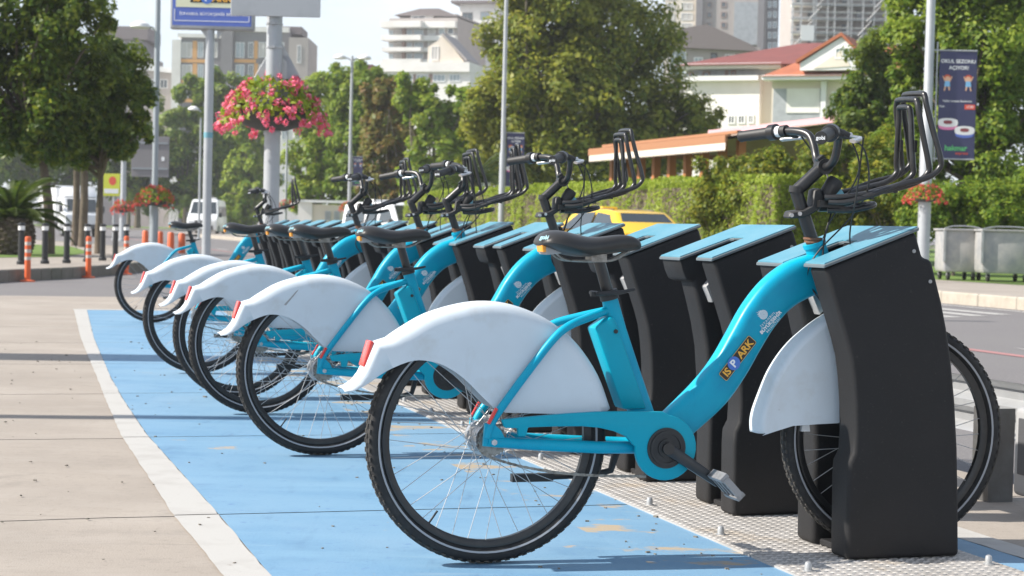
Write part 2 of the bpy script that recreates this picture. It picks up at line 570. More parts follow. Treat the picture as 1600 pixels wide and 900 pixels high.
# tread plate the docks stand on
plate = thing('dock_base_plate', 'long worn grey steel tread plate bolted down under the row of bike docks', 'steel plate', rowpt(0, 1.1))
for k in range(8):
    m = MB()
    pts_a, pts_b = [], []
    for i in range(7):
        r = -1.9 + k * 1.86 + 1.85 * i / 6
        pts_a.append(rowpt(r, PLATE_F0) - plate.location)
        pts_b.append(rowpt(r, PLATE_F1) - plate.location)
    m.flat([(p.x, p.y) for p in pts_a + pts_b[::-1]], 0.001, 0.010)
    m.build('plate_section', 'tread_steel', plate, smooth=0)
tm = MB()
row_i = 0
r = -1.85
while r < 4.6:
    f = PLATE_F0 + 0.014 + (0.017 if row_i % 2 else 0)
    while f < PLATE_F1 - 0.01:
        p = rowpt(r, f) - plate.location
        d = (FW * .93 + RW * .37) if (row_i % 2) else (FW * .93 - RW * .37)
        s = V((-d.y, d.x, 0))
        L, Wd, hh = 0.0120, 0.0042, 0.0028
        z = 0.010
        q = [p + d * L, p + s * Wd, p - d * L, p - s * Wd]
        top = [p + d * L * 0.5, p - d * L * 0.5]
        tm.add([(a.x, a.y, z) for a in q] + [(a.x, a.y, z + hh) for a in top],
               [(0, 1, 4), (1, 5, 4), (1, 2, 5), (2, 3, 5), (3, 4, 5), (3, 0, 4)])
        f += 0.034
    r += 0.0165
    row_i += 1
tr = tm.build('tread_pattern', 'tread_steel', plate, smooth=0, fix=False)
tr['kind'] = 'stuff'
bolt_me = MB().lathe((0, 0, 0), [(0.016, 0), (0.016, 0.003), (0.0105, 0.004), (0.0105, 0.017), (0.0085, 0.024), (0.004, 0.027)], 12).mesh('bolt')
for k in range(24):
    r = -0.88 + 0.583 * k
    for f in (0.83, 1.39):
        b = link('bolt', bolt_me, 'galvanised', plate)
        b.location = rowpt(r, f, 0.010) - plate.location

# litter and grit lying about on the paving
db = MB()
rg_ = random.Random(21)
for i in range(420):
    r, f = rg_.uniform(-1.0, 9.0), rg_.uniform(-2.6, 0.75)
    if rg_.random() < .45:
        f = rg_.uniform(0.45, 0.9)
    s = rg_.uniform(.002, .006) * (1.7 if rg_.random() < .05 else 1)
    p = rowpt(r, f, .0045 + s * .3, False)
    a = rg_.uniform(0, 3.14)
    db.box(p, (s * 2.2, s * 1.3, s * .8), Matrix.Rotation(a, 3, 'Z'))
o = db.build('grit', 'kerb_dark', smooth=0, fix=False)
o['kind'] = 'stuff'

# far side of the road: kerb, footway, lawn
KF = 12.7
far_kerb = bpy.data.objects.new('far_kerb', None)
COL.objects.link(far_kerb)
struct(far_kerb)
ks = MB().box2((0, .006, -.1), (.16, .994, .145)).mesh('kerb_stone', 0.015, 1)
for k in range(110):
    o = link('kerb_stone', ks, 'kerb_stone', far_kerb, smooth=0)
    o.location = rowpt(-5 + k * 1.0, KF + rng.uniform(-.008, .008), rng.uniform(-.006, .004), False)
    o.rotation_euler = (0, 0, TH + rng.uniform(-.006, .006))
q = [rowpt(-25, KF + 0.15, 0, False), rowpt(125, KF + 0.15, 0, False), rowpt(125, 17.0, 0, False), rowpt(-25, 17.0, 0, False)]
m = MB()
m.add([(p.x, p.y, 0.13) for p in q], [(0, 1, 2, 3)])
struct(m.build('far_footway', 'concrete', fix=False))
q = [rowpt(-25, 16.9, 0, False), rowpt(125, 16.9, 0, False), rowpt(125, 120, 0, False), rowpt(-25, 120, 0, False)]
m = MB()
m.add([(p.x, p.y, 0.135) for p in q], [(0, 1, 2, 3)])
struct(m.build('lawn_beyond_road', 'grass', fix=False))

# road markings
struct(strip_mesh((-20, 90), lambda r: 6.95, lambda r: 7.09, -0.026).build('red_lane_line', 'red_paint', fix=False, smooth=0))
struct(strip_mesh((-20, 120), lambda r: 12.25, lambda r: 12.37, -0.026).build('white_edge_line', 'white_paint', fix=False, smooth=0))
mk = MB()
for k in range(7):
    for (fa, ra) in ((9.55, 14.2), (10.15, 14.6), (10.75, 15.0), (11.35, 15.4)):
        p = [rowpt(ra + k * 0.0, fa, -0.026, False), rowpt(ra + 6.5, fa, -0.026, False), rowpt(ra + 6.5, fa + 0.26, -0.026, False), rowpt(ra, fa + 0.26, -0.026, False)]
        if k == 0:
            mk.add(p, [(0, 1, 2, 3)])
for k in range(8):
    p = [rowpt(-6 + k * 9, 7.5, -0.026, False), rowpt(-3 + k * 9, 7.5, -0.026, False), rowpt(-3 + k * 9, 7.62, -0.026, False), rowpt(-6 + k * 9, 7.62, -0.026, False)]
    if k != 1:
        mk.add(p, [(0, 1, 2, 3)])
    p = [rowpt(20 + k * 9, 2.6, -0.026, False), rowpt(23 + k * 9, 2.6, -0.026, False), rowpt(23 + k * 9, 2.72, -0.026, False), rowpt(20 + k * 9, 2.72, -0.026, False)]
    mk.add(p, [(0, 1, 2, 3)])
mk.add([rowpt(7.3, 7.35, -0.026, False), rowpt(9.2, 7.6, -0.026, False), rowpt(7.3, 7.85, -0.026, False)], [(0, 1, 2)])
struct(mk.build('lane_markings', 'white_paint', fix=False, smooth=0))

# raised island on the left: kerb, footway and lawn
ISL = [(-9.4, 12), (-8.2, 20), (-7.5, 26.2), (-7.1, 28.4), (-6.95, 32), (-7.15, 36), (-8.2, 42), (-11.5, 52), (-20, 66), (-40, 75), (-60, 75), (-60, 12)]
sp = [(p.x, p.z) for p in spline([(a, b) for a, b in ISL[:10]], 5)]
isl_poly = sp + ISL[10:]
struct(MB().flat(isl_poly, -0.1, 0.13).build('island_footway', 'concrete', smooth=0))
island_kerb = bpy.data.objects.new('island_kerb', None)
COL.objects.link(island_kerb)
struct(island_kerb)
for i in range(len(sp) - 1):
    km = MB()
    a, b = V((sp[i][0], sp[i][1], 0)), V((sp[i + 1][0], sp[i + 1][1], 0))
    t = (b - a).normalized()
    nrm = V((t.y, -t.x, 0))
    a2, b2 = a + t * 0.006, b - t * 0.006
    km.flat([(a2.x, a2.y), (b2.x, b2.y), (b2.x + nrm.x * 0.14, b2.y + nrm.y * 0.14), (a2.x + nrm.x * 0.14, a2.y + nrm.y * 0.14)], -0.1, 0.15)
    km.build('kerb_stone', 'kerb_dark', island_kerb, smooth=0, bevel=0.015, seg=1)
lawn = [(-60, 29), (-16, 32), (-11.6, 33.6), (-9.9, 34.6), (-9.2, 36.5), (-9.9, 42), (-12.3, 50), (-20, 61), (-60, 66)]
lm = MB()
lm.add([(x, y, 0.138) for x, y in lawn], [tuple(range(len(lawn)))])
struct(lm.build('island_lawn', 'grass', fix=False))
# far side of the cross road on the left
m = MB().flat([(-120, 172), (40, 168), (60, 220), (-120, 230)], -0.1, 0.10)
struct(m.build('far_verge', 'grass', smooth=0))
m = MB().flat([(-120, 171), (40, 167), (40, 167.95), (-120, 171.95)], -0.1, 0.18)
struct(m.build('far_verge_kerb', 'kerb_stone', smooth=0))

# ------------------------------------------------------------------ bike docks
DX = 1.12            # dock base point, metres from the rear wheel line


def make_dock():
    root = thing('bike_dock', 'dock', 'bike dock')
    near = [(.916, .832), (.942, .76), (.968, .688), (.989, .63), (1.004, .58), (1.014, .52), (1.021, .45), (1.025, .37), (1.023, .315), (1.008, .285), (1.006, .24), (1.010, .012),
            (1.369, .012), (1.362, .18), (1.354, .323), (1.341, .46), (1.324, .58), (1.306, .67), (1.287, .745), (1.250, .862), (1.222, .866), (1.196, .942)]
    MB().prism([(x - DX, z) for x, z in near], -0.180, -0.072).build('side_panel', 'dock_black', root, bevel=0.028, seg=5)
    leg = [(.952, .765), (.972, .70), (.994, .62), (1.010, .54), (1.018, .45), (1.024, .36), (1.028, .30), (1.028, .20), (1.030, .012),
           (1.365, .012), (1.358, .18), (1.350, .323), (1.337, .46), (1.320, .58), (1.302, .67), (1.283, .745), (1.250, .858), (1.218, .862), (1.19, .935), (.97, .855), (.952, .80)]
    MB().prism([(x - DX, z) for x, z in leg], 0.072, 0.185).build('side_panel', 'dock_black', root, bevel=0.02, seg=4)
    head = [(.906, .832), (.916, .795), (.930, .765), (.955, .758), (1.10, .79), (1.19, .86), (1.196, .942)]
    MB().prism([(x - DX, z) for x, z in head], 0.0725, 0.235).build('head_housing', 'dock_black', root, bevel=0.008, seg=2)
    bridge = [(1.085, .80), (1.19, .80), (1.192, .938), (1.085, .903)]
    MB().prism([(x - DX, z) for x, z in bridge], -0.0715, 0.0715).build('back_bridge', 'dock_black', root)
    # sloping blue cover with the wheel slot, on a grey trim
    def slope(x):
        return .836 + (x - .910) * (.946 - .836) / (1.200 - .910)
    out = [(.908, -.184), (.908, -.058), (1.075, -.050), (1.085, -.040), (1.085, .040), (1.075, .050), (.900, .062), (.900, .240), (1.203, .240), (1.203, -.184)]
    for nm, mt, lo, hi, inset in (('top_trim', 'dock_trim', -0.004, 0.006, 0.0), ('top_cover', 'dock_blue', 0.0061, 0.0095, 0.004)):
        m = MB()
        m.flat(out, 0, 1)
        vs_ = []
        for (x, y, k) in m.v:
            xx = x + inset if x < .95 else min(x, 1.203 - inset)
            yy = y
            if inset:
                yy = y + (inset if y < -.1 else -inset if y > .1 else (inset * (1 if y > 0 else -1)))
            vs_.append((xx - DX, yy, slope(xx) + (hi if k else lo)))
        m.v = vs_
        m.build(nm, mt, root, bevel=0.002 if inset == 0 else 0, seg=1, smooth=30)
    # latch flap in the slot
    m = MB()
    m.prism([(.985 - DX, .745), (1.012 - DX, .69), (1.027 - DX, .705), (1.05 - DX, .79), (1.04 - DX, .80)], 0.036, 0.0715)
    m.build('latch', 'grey_plastic', root, bevel=0.003, seg=1)
    for (x, z) in ((1.190, .885), (1.245, .80)):
        MB().cyl((x - DX, -.1795, z), (x - DX, -.1825, z), .0055, 10).build('screw', 'grey_plastic', root)
    # floor shoe between the panels
    m = MB()
    m.box2((1.05 - DX, -0.0715, 0.0105), (1.34 - DX, 0.0715, 0.03))
    m.build('wheel_shoe', 'dock_black', root, bevel=0.004, seg=1)
    return root


N_DOCK = 16
BIKE_AT = {0: 0, 3: 1, 5: 2, 6: 3, 8: 4, 15: 5}
ORD = ['first', 'second', 'third', 'fourth', 'fifth', 'sixth', 'seventh', 'eighth', 'ninth', 'tenth', 'eleventh', 'twelfth', 'thirteenth', 'fourteenth', 'fifteenth', 'sixteenth', 'seventeenth']
BIKE_ORD = ['nearest', 'second', 'third', 'fourth', 'fifth', 'farthest']
dock0 = make_dock()
docks = []
for i in range(N_DOCK):
    d = dock0 if i == 0 else copy_tree(dock0)
    r = i * PITCH_DOCK
    d.location = rowpt(r, DX, 0.0)
    d.rotation_euler = (0, 0, rowrot(r))
    if i in BIKE_AT:
        lab = 'black bike dock with blue top, %s from the camera, holding the %s bicycle' % (ORD[i], BIKE_ORD[BIKE_AT[i]])
    else:
        lab = 'empty black bike dock with blue top, %s from the camera in the row' % ORD[i]
    tag(d, lab, 'bike dock', 'bike docks in the row')
    docks.append(d)

# ------------------------------------------------------------------ bicycle
HEAD_C = V((.96, 0, .92))
HEAD_AX = V((-.37, 0, .93)).normalized()
RC = V((0, 0, .342))
FC = V((1.237, 0, .342))


def make_wheel(root, name, c, rear):
    w = MB()
    # rim: hollow box section
    w.ring((0, 0, 0), [(.2975, -.013), (.2975, .013), (.286, .0135), (.277, .008), (.277, -.008), (.286, -.0135)], 72)
    o = w.build(name, 'black_metal', root, smooth=40, loc=c)
    t = MB()
    n = 12
    prof = [(.3180 + .0220 * math.cos(2 * math.pi * k / n), .0235 * math.sin(2 * math.pi * k / n)) for k in range(n)]
    t.ring((0, 0, 0), prof, 84)
    t.build('tyre', 'rubber', o, smooth=60)
    kn = MB()
    for i in range(84):
        for j, (off, lift, ph) in enumerate(((-.0165, .3355, 0), (-.006, .3405, .5), (.006, .3405, 0), (.0165, .3355, .5))):
            th = 2 * math.pi * (i + ph) / 84
            Mx = Matrix.Rotation(-th, 4, 'Y')
            L = .0135 if abs(off) < .01 else .0115
            kn.box(Mx @ V((lift - .0015, off, 0)), (.0036, .0085, L), Mx)
    kn.build('tread_blocks', 'tread', o, smooth=0, fix=False)['kind'] = 'stuff'
    s = MB()
    for sg in (-1, 1):
        s.ring((0, 0, 0), [(.3065, sg * .0218), (.3115, sg * .0236), (.3110, sg * .0243), (.3060, sg * .0226)], 84)
    s.build('reflective_stripe', 'stripe', o, smooth=60)
    h = MB()
    if rear:
        h.cyl((0, -.062, 0), (0, .06, 0), .008, 12)
        h.ring((0, -.034, 0), [(.045, -.002), (.045, .002), (.008, .002), (.008, -.002)], 36)
        h.ring((0, .030, 0), [(.040, -.002), (.040, .002), (.008, .002), (.008, -.002)], 36)
        h.cyl((0, -.033, 0), (0, .03, 0), .034, 28)
        h.ring((0, .045, 0), [(.05, -.010), (.05, .010), (.01, .012), (.01, -.012)], 36)
    else:
        h.cyl((0, -.055, 0), (0, .055, 0), .007, 12)
        h.ring((0, -.028, 0), [(.032, -.002), (.032, .002), (.007, .002), (.007, -.002)], 30)
        h.ring((0, .028, 0), [(.032, -.002), (.032, .002), (.007, .002), (.007, -.002)], 30)
        h.cyl((0, -.028, 0), (0, .028, 0), .026, 24)
    h.build('hub', 'chrome', o, smooth=40)
    sp_ = MB()
    nsp = 36
    for i in range(nsp):
        side = -1 if i % 2 else 1
        th = 2 * math.pi * i / nsp
        hub_r = .041 if rear else .030
        hth = th + (1.15 if (i // 2) % 2 else -1.15)
        a = V((hub_r * math.cos(hth), side * .031, hub_r * math.sin(hth)))
        b = V((.278 * math.cos(th), side * .004, .278 * math.sin(th)))
        sp_.cyl(a, b, .00115, 5)
    sp_.build('spokes', 'spoke', o, smooth=60, fix=False)['kind'] = 'stuff'
    vv = MB().cyl((.278 * math.cos(4.1), 0, .278 * math.sin(4.1)), (.238 * math.cos(4.1), 0, .238 * math.sin(4.1)), .003, 8)
    vv.build('valve', 'black_metal', o)
    return o


def shell(outer, inner, half, name, root, inset=.032, n_tail=0):
    """hollow mudguard: rounded band along the outer line and two cheeks down to the inner line"""
    P = [V((p[0], 0, p[1])) for p in outer]
    m = len(P)
    mb = MB()
    nrm = []
    for i in range(m):
        t = (P[min(i + 1, m - 1)] - P[max(i - 1, 0)]).normalized()
        nrm.append(V((t.z, 0, -t.x)))      # towards the inside of the curve
    sect = [(-1.0, 1.0), (-.985, .78), (-.94, .56), (-.86, .37), (-.74, .21), (-.57, .09), (-.34, .02), (0, 0), (.34, .02), (.57, .09), (.74, .21), (.86, .37), (.94, .56), (.985, .78), (1.0, 1.0)]
    k = len(sect)
    vs_ = []
    for i in range(m):
        ins = inset * min(1.0, 0.18 + 0.82 * (i / max(1, n_tail)) ** 1.5) if n_tail and i < n_tail else inset
        wid = half * (0.8 + 0.2 * min(1.0, i / max(1, n_tail))) if n_tail else half
        for (y, d) in sect:
            q = P[i] + nrm[i] * ins * d
            vs_.append((q.x, y * wid, q.z))
    fs = [(i * k + j, i * k + j + 1, (i + 1) * k + j + 1, (i + 1) * k + j) for i in range(m - 1) for j in range(k - 1)]
    mb.add(vs_, fs)
    for side in (0, k - 1):
        edge = [V(vs_[i * k + side]) for i in range(m)]
        y = edge[-1].y
        inn = [V((p[0], y, p[1])) for p in inner]
        poly = edge + inn
        mb.add(poly, [tuple(range(len(poly)))])
    o = mb.build(name, 'fender_white', root, smooth=50)
    bm = bmesh.new()
    bm.from_mesh(o.data)
    bmesh.ops.remove_doubles(bm, verts=bm.verts, dist=0.0004)
    bmesh.ops.triangulate(bm, faces=[f for f in bm.faces if len(f.verts) > 4])
    bmesh.ops.recalc_face_normals(bm, faces=bm.faces)
    for f_ in bm.faces:
        if abs(f_.normal.y) > .995:
            f_.smooth = False
    bm.to_mesh(o.data)
    bm.free()
    sm = o.modifiers.new('thickness', 'SOLIDIFY')
    sm.thickness = 0.0028
    sm.offset = 0
    return o


def make_bike():
    root = thing('bicycle', 'bicycle', 'bicycle')
    steer = []
    # ---- frame: main tube, head tube, seat tube, stays, dropouts
    fr = MB()
    cl = [(.515, .345), (.577, .396), (.658, .471), (.712, .542), (.753, .612), (.797, .684), (.850, .745), (.912, .787), (.985, .812)]
    hh = [.050, .052, .055, .054, .054, .056, .058, .060, .058]
    pts = spline(cl, 5)
    rad = [np.interp(i / (len(pts) - 1), np.linspace(0, 1, len(hh)), hh) for i in range(len(pts))]
    fr.tube(pts, [float(x) for x in rad], 28, shape=superell(3.4, 0.66, 1.0), up=(0, 1, 0))
    fr.cyl(HEAD_C + HEAD_AX * -.028, HEAD_C + HEAD_AX * -.215, .031, 22)
    fr.cyl(HEAD_C + HEAD_AX * -.022, HEAD_C + HEAD_AX * -.034, .034, 22)
    st = [(.342, 0, .738), (.372, 0, .640), (.408, 0, .530), (.447, 0, .41), (.47, 0, .34)]
    fr.tube(st, [.022, .024, .029, .036, .038], 20, shape=superell(2.6, .8, 1.0), up=(0, 1, 0))
    for sg in (-1, 1):
        y = sg * .069
        fr.tube(spline([(-.022, y, .352), (-.010, y, .392), (.019, y, .437), (.095, y, .539), (.160, y, .620), (.205, sg * .062, .655), (.27, sg * .035, .677), (.345, 0, .698)], 6), .0115, 12)
        fr.tube([(-.02, y, .343), (.10, y, .334), (.30, sg * .066, .322), (.44, sg * .05, .318), (.49, 0, .32)], [.0135, .0165, .017, .017, .018], 12)
        fr.prism([(-.034, .331), (-.030, .392), (-.006, .392), (.016, .372), (.035, .335), (.02, .326)], y - sg * .004, y + sg * .007)
    fr.cyl((.489, -.062, .321), (.489, .062, .321), .034, 24)
    frame = fr.build('frame', 'teal', root, smooth=38)
    # weld seams and axle nuts
    nuts = MB()
    for sg in (-1, 1):
        nuts.cyl((-.006, sg * .070, .342), (-.006, sg * .088, .342), .0085, 6)
        nuts.cyl((.047, sg * .074, .397), (.047, sg * .081, .397), .005, 8)
    nuts.build('axle_nuts', 'chrome', frame)
    # printed marks on the main tube
    side_y = -.0405

    def mark(cx, cz, deg, y=side_y):
        return Matrix.Translation((cx, y, cz)) @ Matrix.Rotation(-R(deg), 4, 'Y') @ Matrix.Rotation(math.pi / 2, 4, 'X')

    def rounded(w, h, rr, n=5):
        out = []
        for cx, cy, a0 in ((w / 2 - rr, h / 2 - rr, 0), (-w / 2 + rr, h / 2 - rr, 90), (-w / 2 + rr, -h / 2 + rr, 180), (w / 2 - rr, -h / 2 + rr, 270)):
            for i in range(n + 1):
                a = R(a0 + 90 * i / n)
                out.append((cx + rr * math.cos(a), cy + rr * math.sin(a), 0))
        return out

    def sheet(pts_, name, m_, M, parent):
        mb = MB()
        mb.add([M @ V(p) for p in pts_], [tuple(range(len(pts_)))])
        return mb.build(name, m_, parent, smooth=0, fix=False)

    sheet(rounded(.142, .032, .005), 'sticker_edge', 'sticker_yellow', mark(.7205, .5665, 51, side_y), frame)
    sheet(rounded(.1395, .0295, .004), 'parking_sticker', 'sticker_black', mark(.7205, .5665, 51, side_y - .0004), frame)
    a51 = R(51)

    def along(s, t=0.0):
        return (.7205 + s * math.cos(a51) - t * math.sin(a51), .5665 + s * math.sin(a51) + t * math.cos(a51))
    letter('IS', .030, 'sticker_yellow', mark(*along(-.051, -.001), 51, side_y - .0009), frame, 'sticker_lettering', .0009)
    letter('ARK', .030, 'sticker_yellow', mark(*along(.034, -.001), 51, side_y - .0009), frame, 'sticker_lettering', .0009)
    cx, cz = along(-.0185)
    sheet([(.0195 * math.cos(2 * math.pi * i / 28), .0195 * math.sin(2 * math.pi * i / 28), 0) for i in range(28)], 'sticker_disc', 'sticker_blue', mark(cx, cz, 51, side_y - .0013), frame)
    letter('P', .031, 'print_white', mark(cx, cz - .001, 51, side_y - .0018), frame, 'sticker_lettering', .0010)
    # municipal emblem: dome with rays, and three lines of lettering
    em = MB()
    for i in range(5):
        r_ = .0135 - i * .0026
        n = 20
        ring_o = [(r_ * math.cos(2 * math.pi * k / n), r_ * math.sin(2 * math.pi * k / n)) for k in range(n)]
        ring_i = [((r_ - .0017) * math.cos(2 * math.pi * k / n), (r_ - .0017) * math.sin(2 * math.pi * k / n)) for k in range(n)]
        em.add([(x, y, 0) for x, y in ring_o] + [(x, y, 0) for x, y in ring_i], [(k, (k + 1) % n, n + (k + 1) % n, n + k) for k in range(n)])
    for i in range(5):
        a = R(66 + i * 16)
        d_, s_ = V((math.cos(a), math.sin(a), 0)), V((-math.sin(a), math.cos(a), 0))
        L = .024 - abs(i - 2) * .003
        em.add([d_ * .0125 + s_ * .0016, d_ * .0125 - s_ * .0016, d_ * L], [(0, 1, 2)])
    em.v = [tuple(mark(.7960, .6905, 66) @ V(p)) for p in em.v]
    em.build('emblem', 'print_white', frame, smooth=0, fix=False)
    letter('İSTANBUL', .0095, 'print_white', mark(.8105, .6765, 46), frame, 'emblem_lettering', .0001, 1.45)
    letter('BÜYÜKŞEHİR', .0142, 'print_white', mark(.8200, .6685, 46), frame, 'emblem_lettering', .0005)
    letter('BELEDİYESİ', .0082, 'print_white', mark(.8285, .6610, 46), frame, 'emblem_lettering', .0001, 1.4)
    # ---- lock box behind the seat tube
    MB().prism([(.291, .648), (.337, .681), (.352, .672), (.452, .424), (.381, .4225)], -.036, .036).build('battery_box', 'teal_dark', root, bevel=.007, seg=2)
    b = MB()
    b.cyl((.352, -.035, .640), (.352, -.040, .640), .006, 12)
    b.build('box_lock', 'black_plastic', root)
    # ---- chain guard
    cg = [(.012, .403), (.06, .4085), (.12, .413), (.20, .419), (.283, .423), (.40, .4235), (.478, .4215), (.50, .410)]
    arc = [(.489 + .0905 * math.cos(R(a)), .321 + .0905 * math.sin(R(a))) for a in range(80, -190, -12)]
    low = [(.392, .330), (.372, .353), (.335, .369), (.29, .379), (.24, .3835), (.15, .3835), (.087, .382), (.082, .358), (.060, .358), (.058, .380), (.022, .381)]
    MB().prism(cg + arc + low, -.092, -.074).build('chain_guard', 'teal_dark', root, bevel=.0035, seg=2, smooth=30)
    d = MB()
    d.ring((.489, -.095, .321), [(.0565, -.001), (.0565, .006), (.01, .006), (.01, -.001)], 40)
    d.ring((.489, -.097, .321), [(.048, -.002), (.048, .004), (.041, .004), (.041, -.002)], 40)
    d.ring((.489, -.098, .321), [(.026, -.003), (.026, .004), (.006, .004), (.006, -.003)], 28)
    d.build('chainring_cap', 'black_plastic', root, smooth=30)
    # ---- chain and sprocket
    ch = MB()
    path = [V((-.041, -.05, .325)), V((-.02, -.05, .304)), V((.029, -.052, .286)), V((.10, -.056, .268)), V((.20, -.060, .252)), V((.32, -.064, .243)), V((.44, -.068, .240))]
    path = spline(path, 9)
    for i, p in enumerate(path[:-1]):
        t = (path[i + 1] - p)
        ang = math.atan2(t.z, t.x)
        ch.box((p + path[i + 1]) / 2, (t.length * 1.04, .0062 if i % 2 else .0042, .0062 if i % 2 else .0075), Matrix.Rotation(-ang, 3, 'Y'))
    top = [V((.0, -.05, .384)), V((.45, -.068, .396))]
    for i in range(44):
        p = top[0].lerp(top[1], i / 44)
        ch.box(p, (.0108, .0062 if i % 2 else .0042, .0062 if i % 2 else .0075))
    ch.build('chain', 'chain_steel', root, smooth=0, fix=False)['kind'] = 'stuff'
    sk = MB()
    n = 20
    prof = []
    for i in range(n * 2):
        r_ = .043 if i % 2 else .038
        a = 2 * math.pi * i / (2 * n)
        prof.append((r_ * math.cos(a), .342 + r_ * math.sin(a)))
    sk.prism(prof, -.052, -.048)
    sk.build('sprocket', 'chain_steel', root, smooth=0)
    # ---- cranks and pedals
    for side, sg in ((-1, 1), (1, -1)):
        y0 = side * .098
        e = V((.489 + sg * .146, side * .118, .321 - sg * .094))
        c = MB()
        c.tube([(.489, y0 - side * .006, .321), (.52 if sg > 0 else .458, y0, .321 - sg * .019), tuple(e)], [.0185, .0170, .0140], 12, shape=superell(3.5, .62, 1.0), up=(0, 1, 0))
        c.cyl((.489, y0 - side * .012, .321), (.489, y0 + side * .014, .321), .0165, 18)
        c.cyl(e - V((0, side * .008, 0)), e + V((0, side * .008, 0)), .013, 14)
        cr = c.build('crank', 'black_metal', root, smooth=40)
        p = MB()
        tilt = Matrix.Rotation(R(46), 3, 'Y')
        pc = e + V((0, side * .058, 0))
        for dx in (-.036, .036):
            p.box(pc + tilt @ V((dx, 0, 0)), (.012, .088, .026), tilt)
        for dy in (-.041, -.012, .016, .041):
            p.box(pc + tilt @ V((0, dy, 0)), (.064, .009, .020), tilt)
        p.cyl(e, pc + V((0, side * .03, 0)), .008, 10)
        p.build('pedal', 'pedal_metal', cr, smooth=30)
    # ---- kickstand
    k = MB()
    k.tube([(.395, .05, .292), (.385, .062, .240), (.34, .066, .228), (.19, .075, .223)], [.012, .010, .009, .009], 10)
    k.box((.155, .076, .222), (.12, .022, .022))
    k.build('kickstand', 'black_plastic', root, smooth=40)
    # ---- wheels
    make_wheel(root, 'rear_wheel', RC, True)
    fw = make_wheel(root, 'front_wheel', FC, False)
    # ---- mudguards
    outer = [(-.412, .484), (-.398, .489), (-.378, .503), (-.362, .524), (-.352, .546), (-.340, .578), (-.330, .6035), (-.312, .6100), (-.290, .6165)]
    arc_ = spline([(-.290, .6165), (-.252, .643), (-.181, .683), (-.09, .710), (-.017, .718), (.057, .709), (.132, .683), (.189, .650), (.248, .601), (.307, .520), (.346, .427)], 4)
    outer += [(p.x, p.z) for p in arc_[1:]]
    inner = [(.033, .4185), (-.001, .432)]
    inner += [(p.x, p.z) for p in spline([(-.001, .432), (-.039, .468), (-.086, .512), (-.141, .546), (-.196, .560), (-.241, .556), (-.302, .530), (-.346, .500), (-.385, .480), (-.408, .478)], 3)[1:]]
    rf = shell(outer, inner, .052, 'rear_mudguard', root, .046, 12)
    rl = MB().box((-.344, 0, .575), (.010, .058, .072), Matrix.Rotation(R(16), 3, 'Y')).build('reflector', 'red_lens', rf, bevel=.003, seg=2)
    ff = [(.799, .350), (.797, .38), (.803, .415), (.823, .47), (.845, .522), (.875, .570), (.908, .609), (.943, .640), (.993, .677), (1.06, .712), (1.14, .738), (1.22, .748)]
    ffp = [(p.x, p.z) for p in spline(ff, 3)]
    fin = [(1.225, .70), (1.12, .66), (1.085, .55), (1.07, .40), (1.043, .380), (.98, .3775), (.901, .373), (.845, .357), (.808, .346)]
    fg = shell(ffp, fin, .045, 'front_mudguard', root, .020)
    MB().prism([(.945, .352), (.972, .352), (.968, .378), (.948, .378)], -.010, .010).build('mud_flap', 'print_white', fg)
    for sg in (-1, 1):
        MB().box((-.012, sg * .082, .413), (.010, .006, .048), Matrix.Rotation(R(28), 3, 'Y')).build('stay_reflector', 'red_lens', root, bevel=.002, seg=1)
    # ---- fork, swings with the bars
    f = MB()
    crown = HEAD_C + HEAD_AX * -.225
    f.cyl(crown + HEAD_AX * .012, crown - HEAD_AX * .012, .030, 16)
    for sg in (-1, 1):
        f.tube([crown + V((0, sg * .02, 0)), crown + V((.008, sg * .054, -.02)), crown + V((.05, sg * .056, -.13)), V((1.205, sg * .054, .40)), V((1.237, sg * .052, .342))], [.014, .015, .014, .011, .010], 10)
    steer.append(f.build('fork', 'teal', root, smooth=45))
    # ---- seat post and saddle
    s = MB()
    s.cyl((.345, 0, .728), (.306, 0, .850), .0165, 16)
    sp_ = s.build('seat_post', 'black_metal', root)
    s = MB()
    s.cyl((.346, 0, .727), (.339, 0, .752), .0265, 18)
    s.box((.305, -.018, .742), (.045, .012, .013))
    s.cyl((.300, -.034, .744), (.300, .028, .744), .0065, 10)
    s.tube([(.300, -.03, .744), (.36, -.040, .748), (.405, -.036, .757)], [.007, .006, .004], 8)
    s.build('seat_clamp', 'black_plastic', sp_)
    s = MB()
    xs = [.127, .136, .152, .185, .220, .255, .290, .330, .370, .405, .424, .434]
    tp = [.884, .903, .914, .9195, .912, .903, .899, .903, .910, .906, .897, .884]
    bt = [.874, .871, .866, .853, .845, .842, .846, .852, .858, .862, .866, .872]
    wd = [.030, .058, .074, .082, .080, .066, .049, .038, .032, .027, .021, .010]
    nseg = 20
    vs_ = []
    for x, t_, b_, w_ in zip(xs, tp, bt, wd):
        for q in range(nseg):
            a = 2 * math.pi * q / nseg
            c_, s__ = math.cos(a), math.sin(a)
            yy = w_ * math.copysign(abs(c_) ** .75, c_)
            zz = (t_ + b_) / 2 + (t_ - b_) / 2 * math.copysign(abs(s__) ** .8, s__)
            if s__ > 0:
                zz -= (abs(yy) / .08) ** 2 * .012
            vs_.append((x, yy, zz))
    fs = [(i * nseg + q, i * nseg + (q + 1) % nseg, (i + 1) * nseg + (q + 1) % nseg, (i + 1) * nseg + q) for i in range(len(xs) - 1) for q in range(nseg)]
    fs += [tuple(range(nseg)), tuple((len(xs) - 1) * nseg + q for q in range(nseg))]
    s.add(vs_, fs)
    sd = s.build('saddle', 'saddle_black', root, smooth=70)
    sb = sd.modifiers.new('soft', 'SUBSURF')
    sb.levels = sb.render_levels = 1
    s = MB()
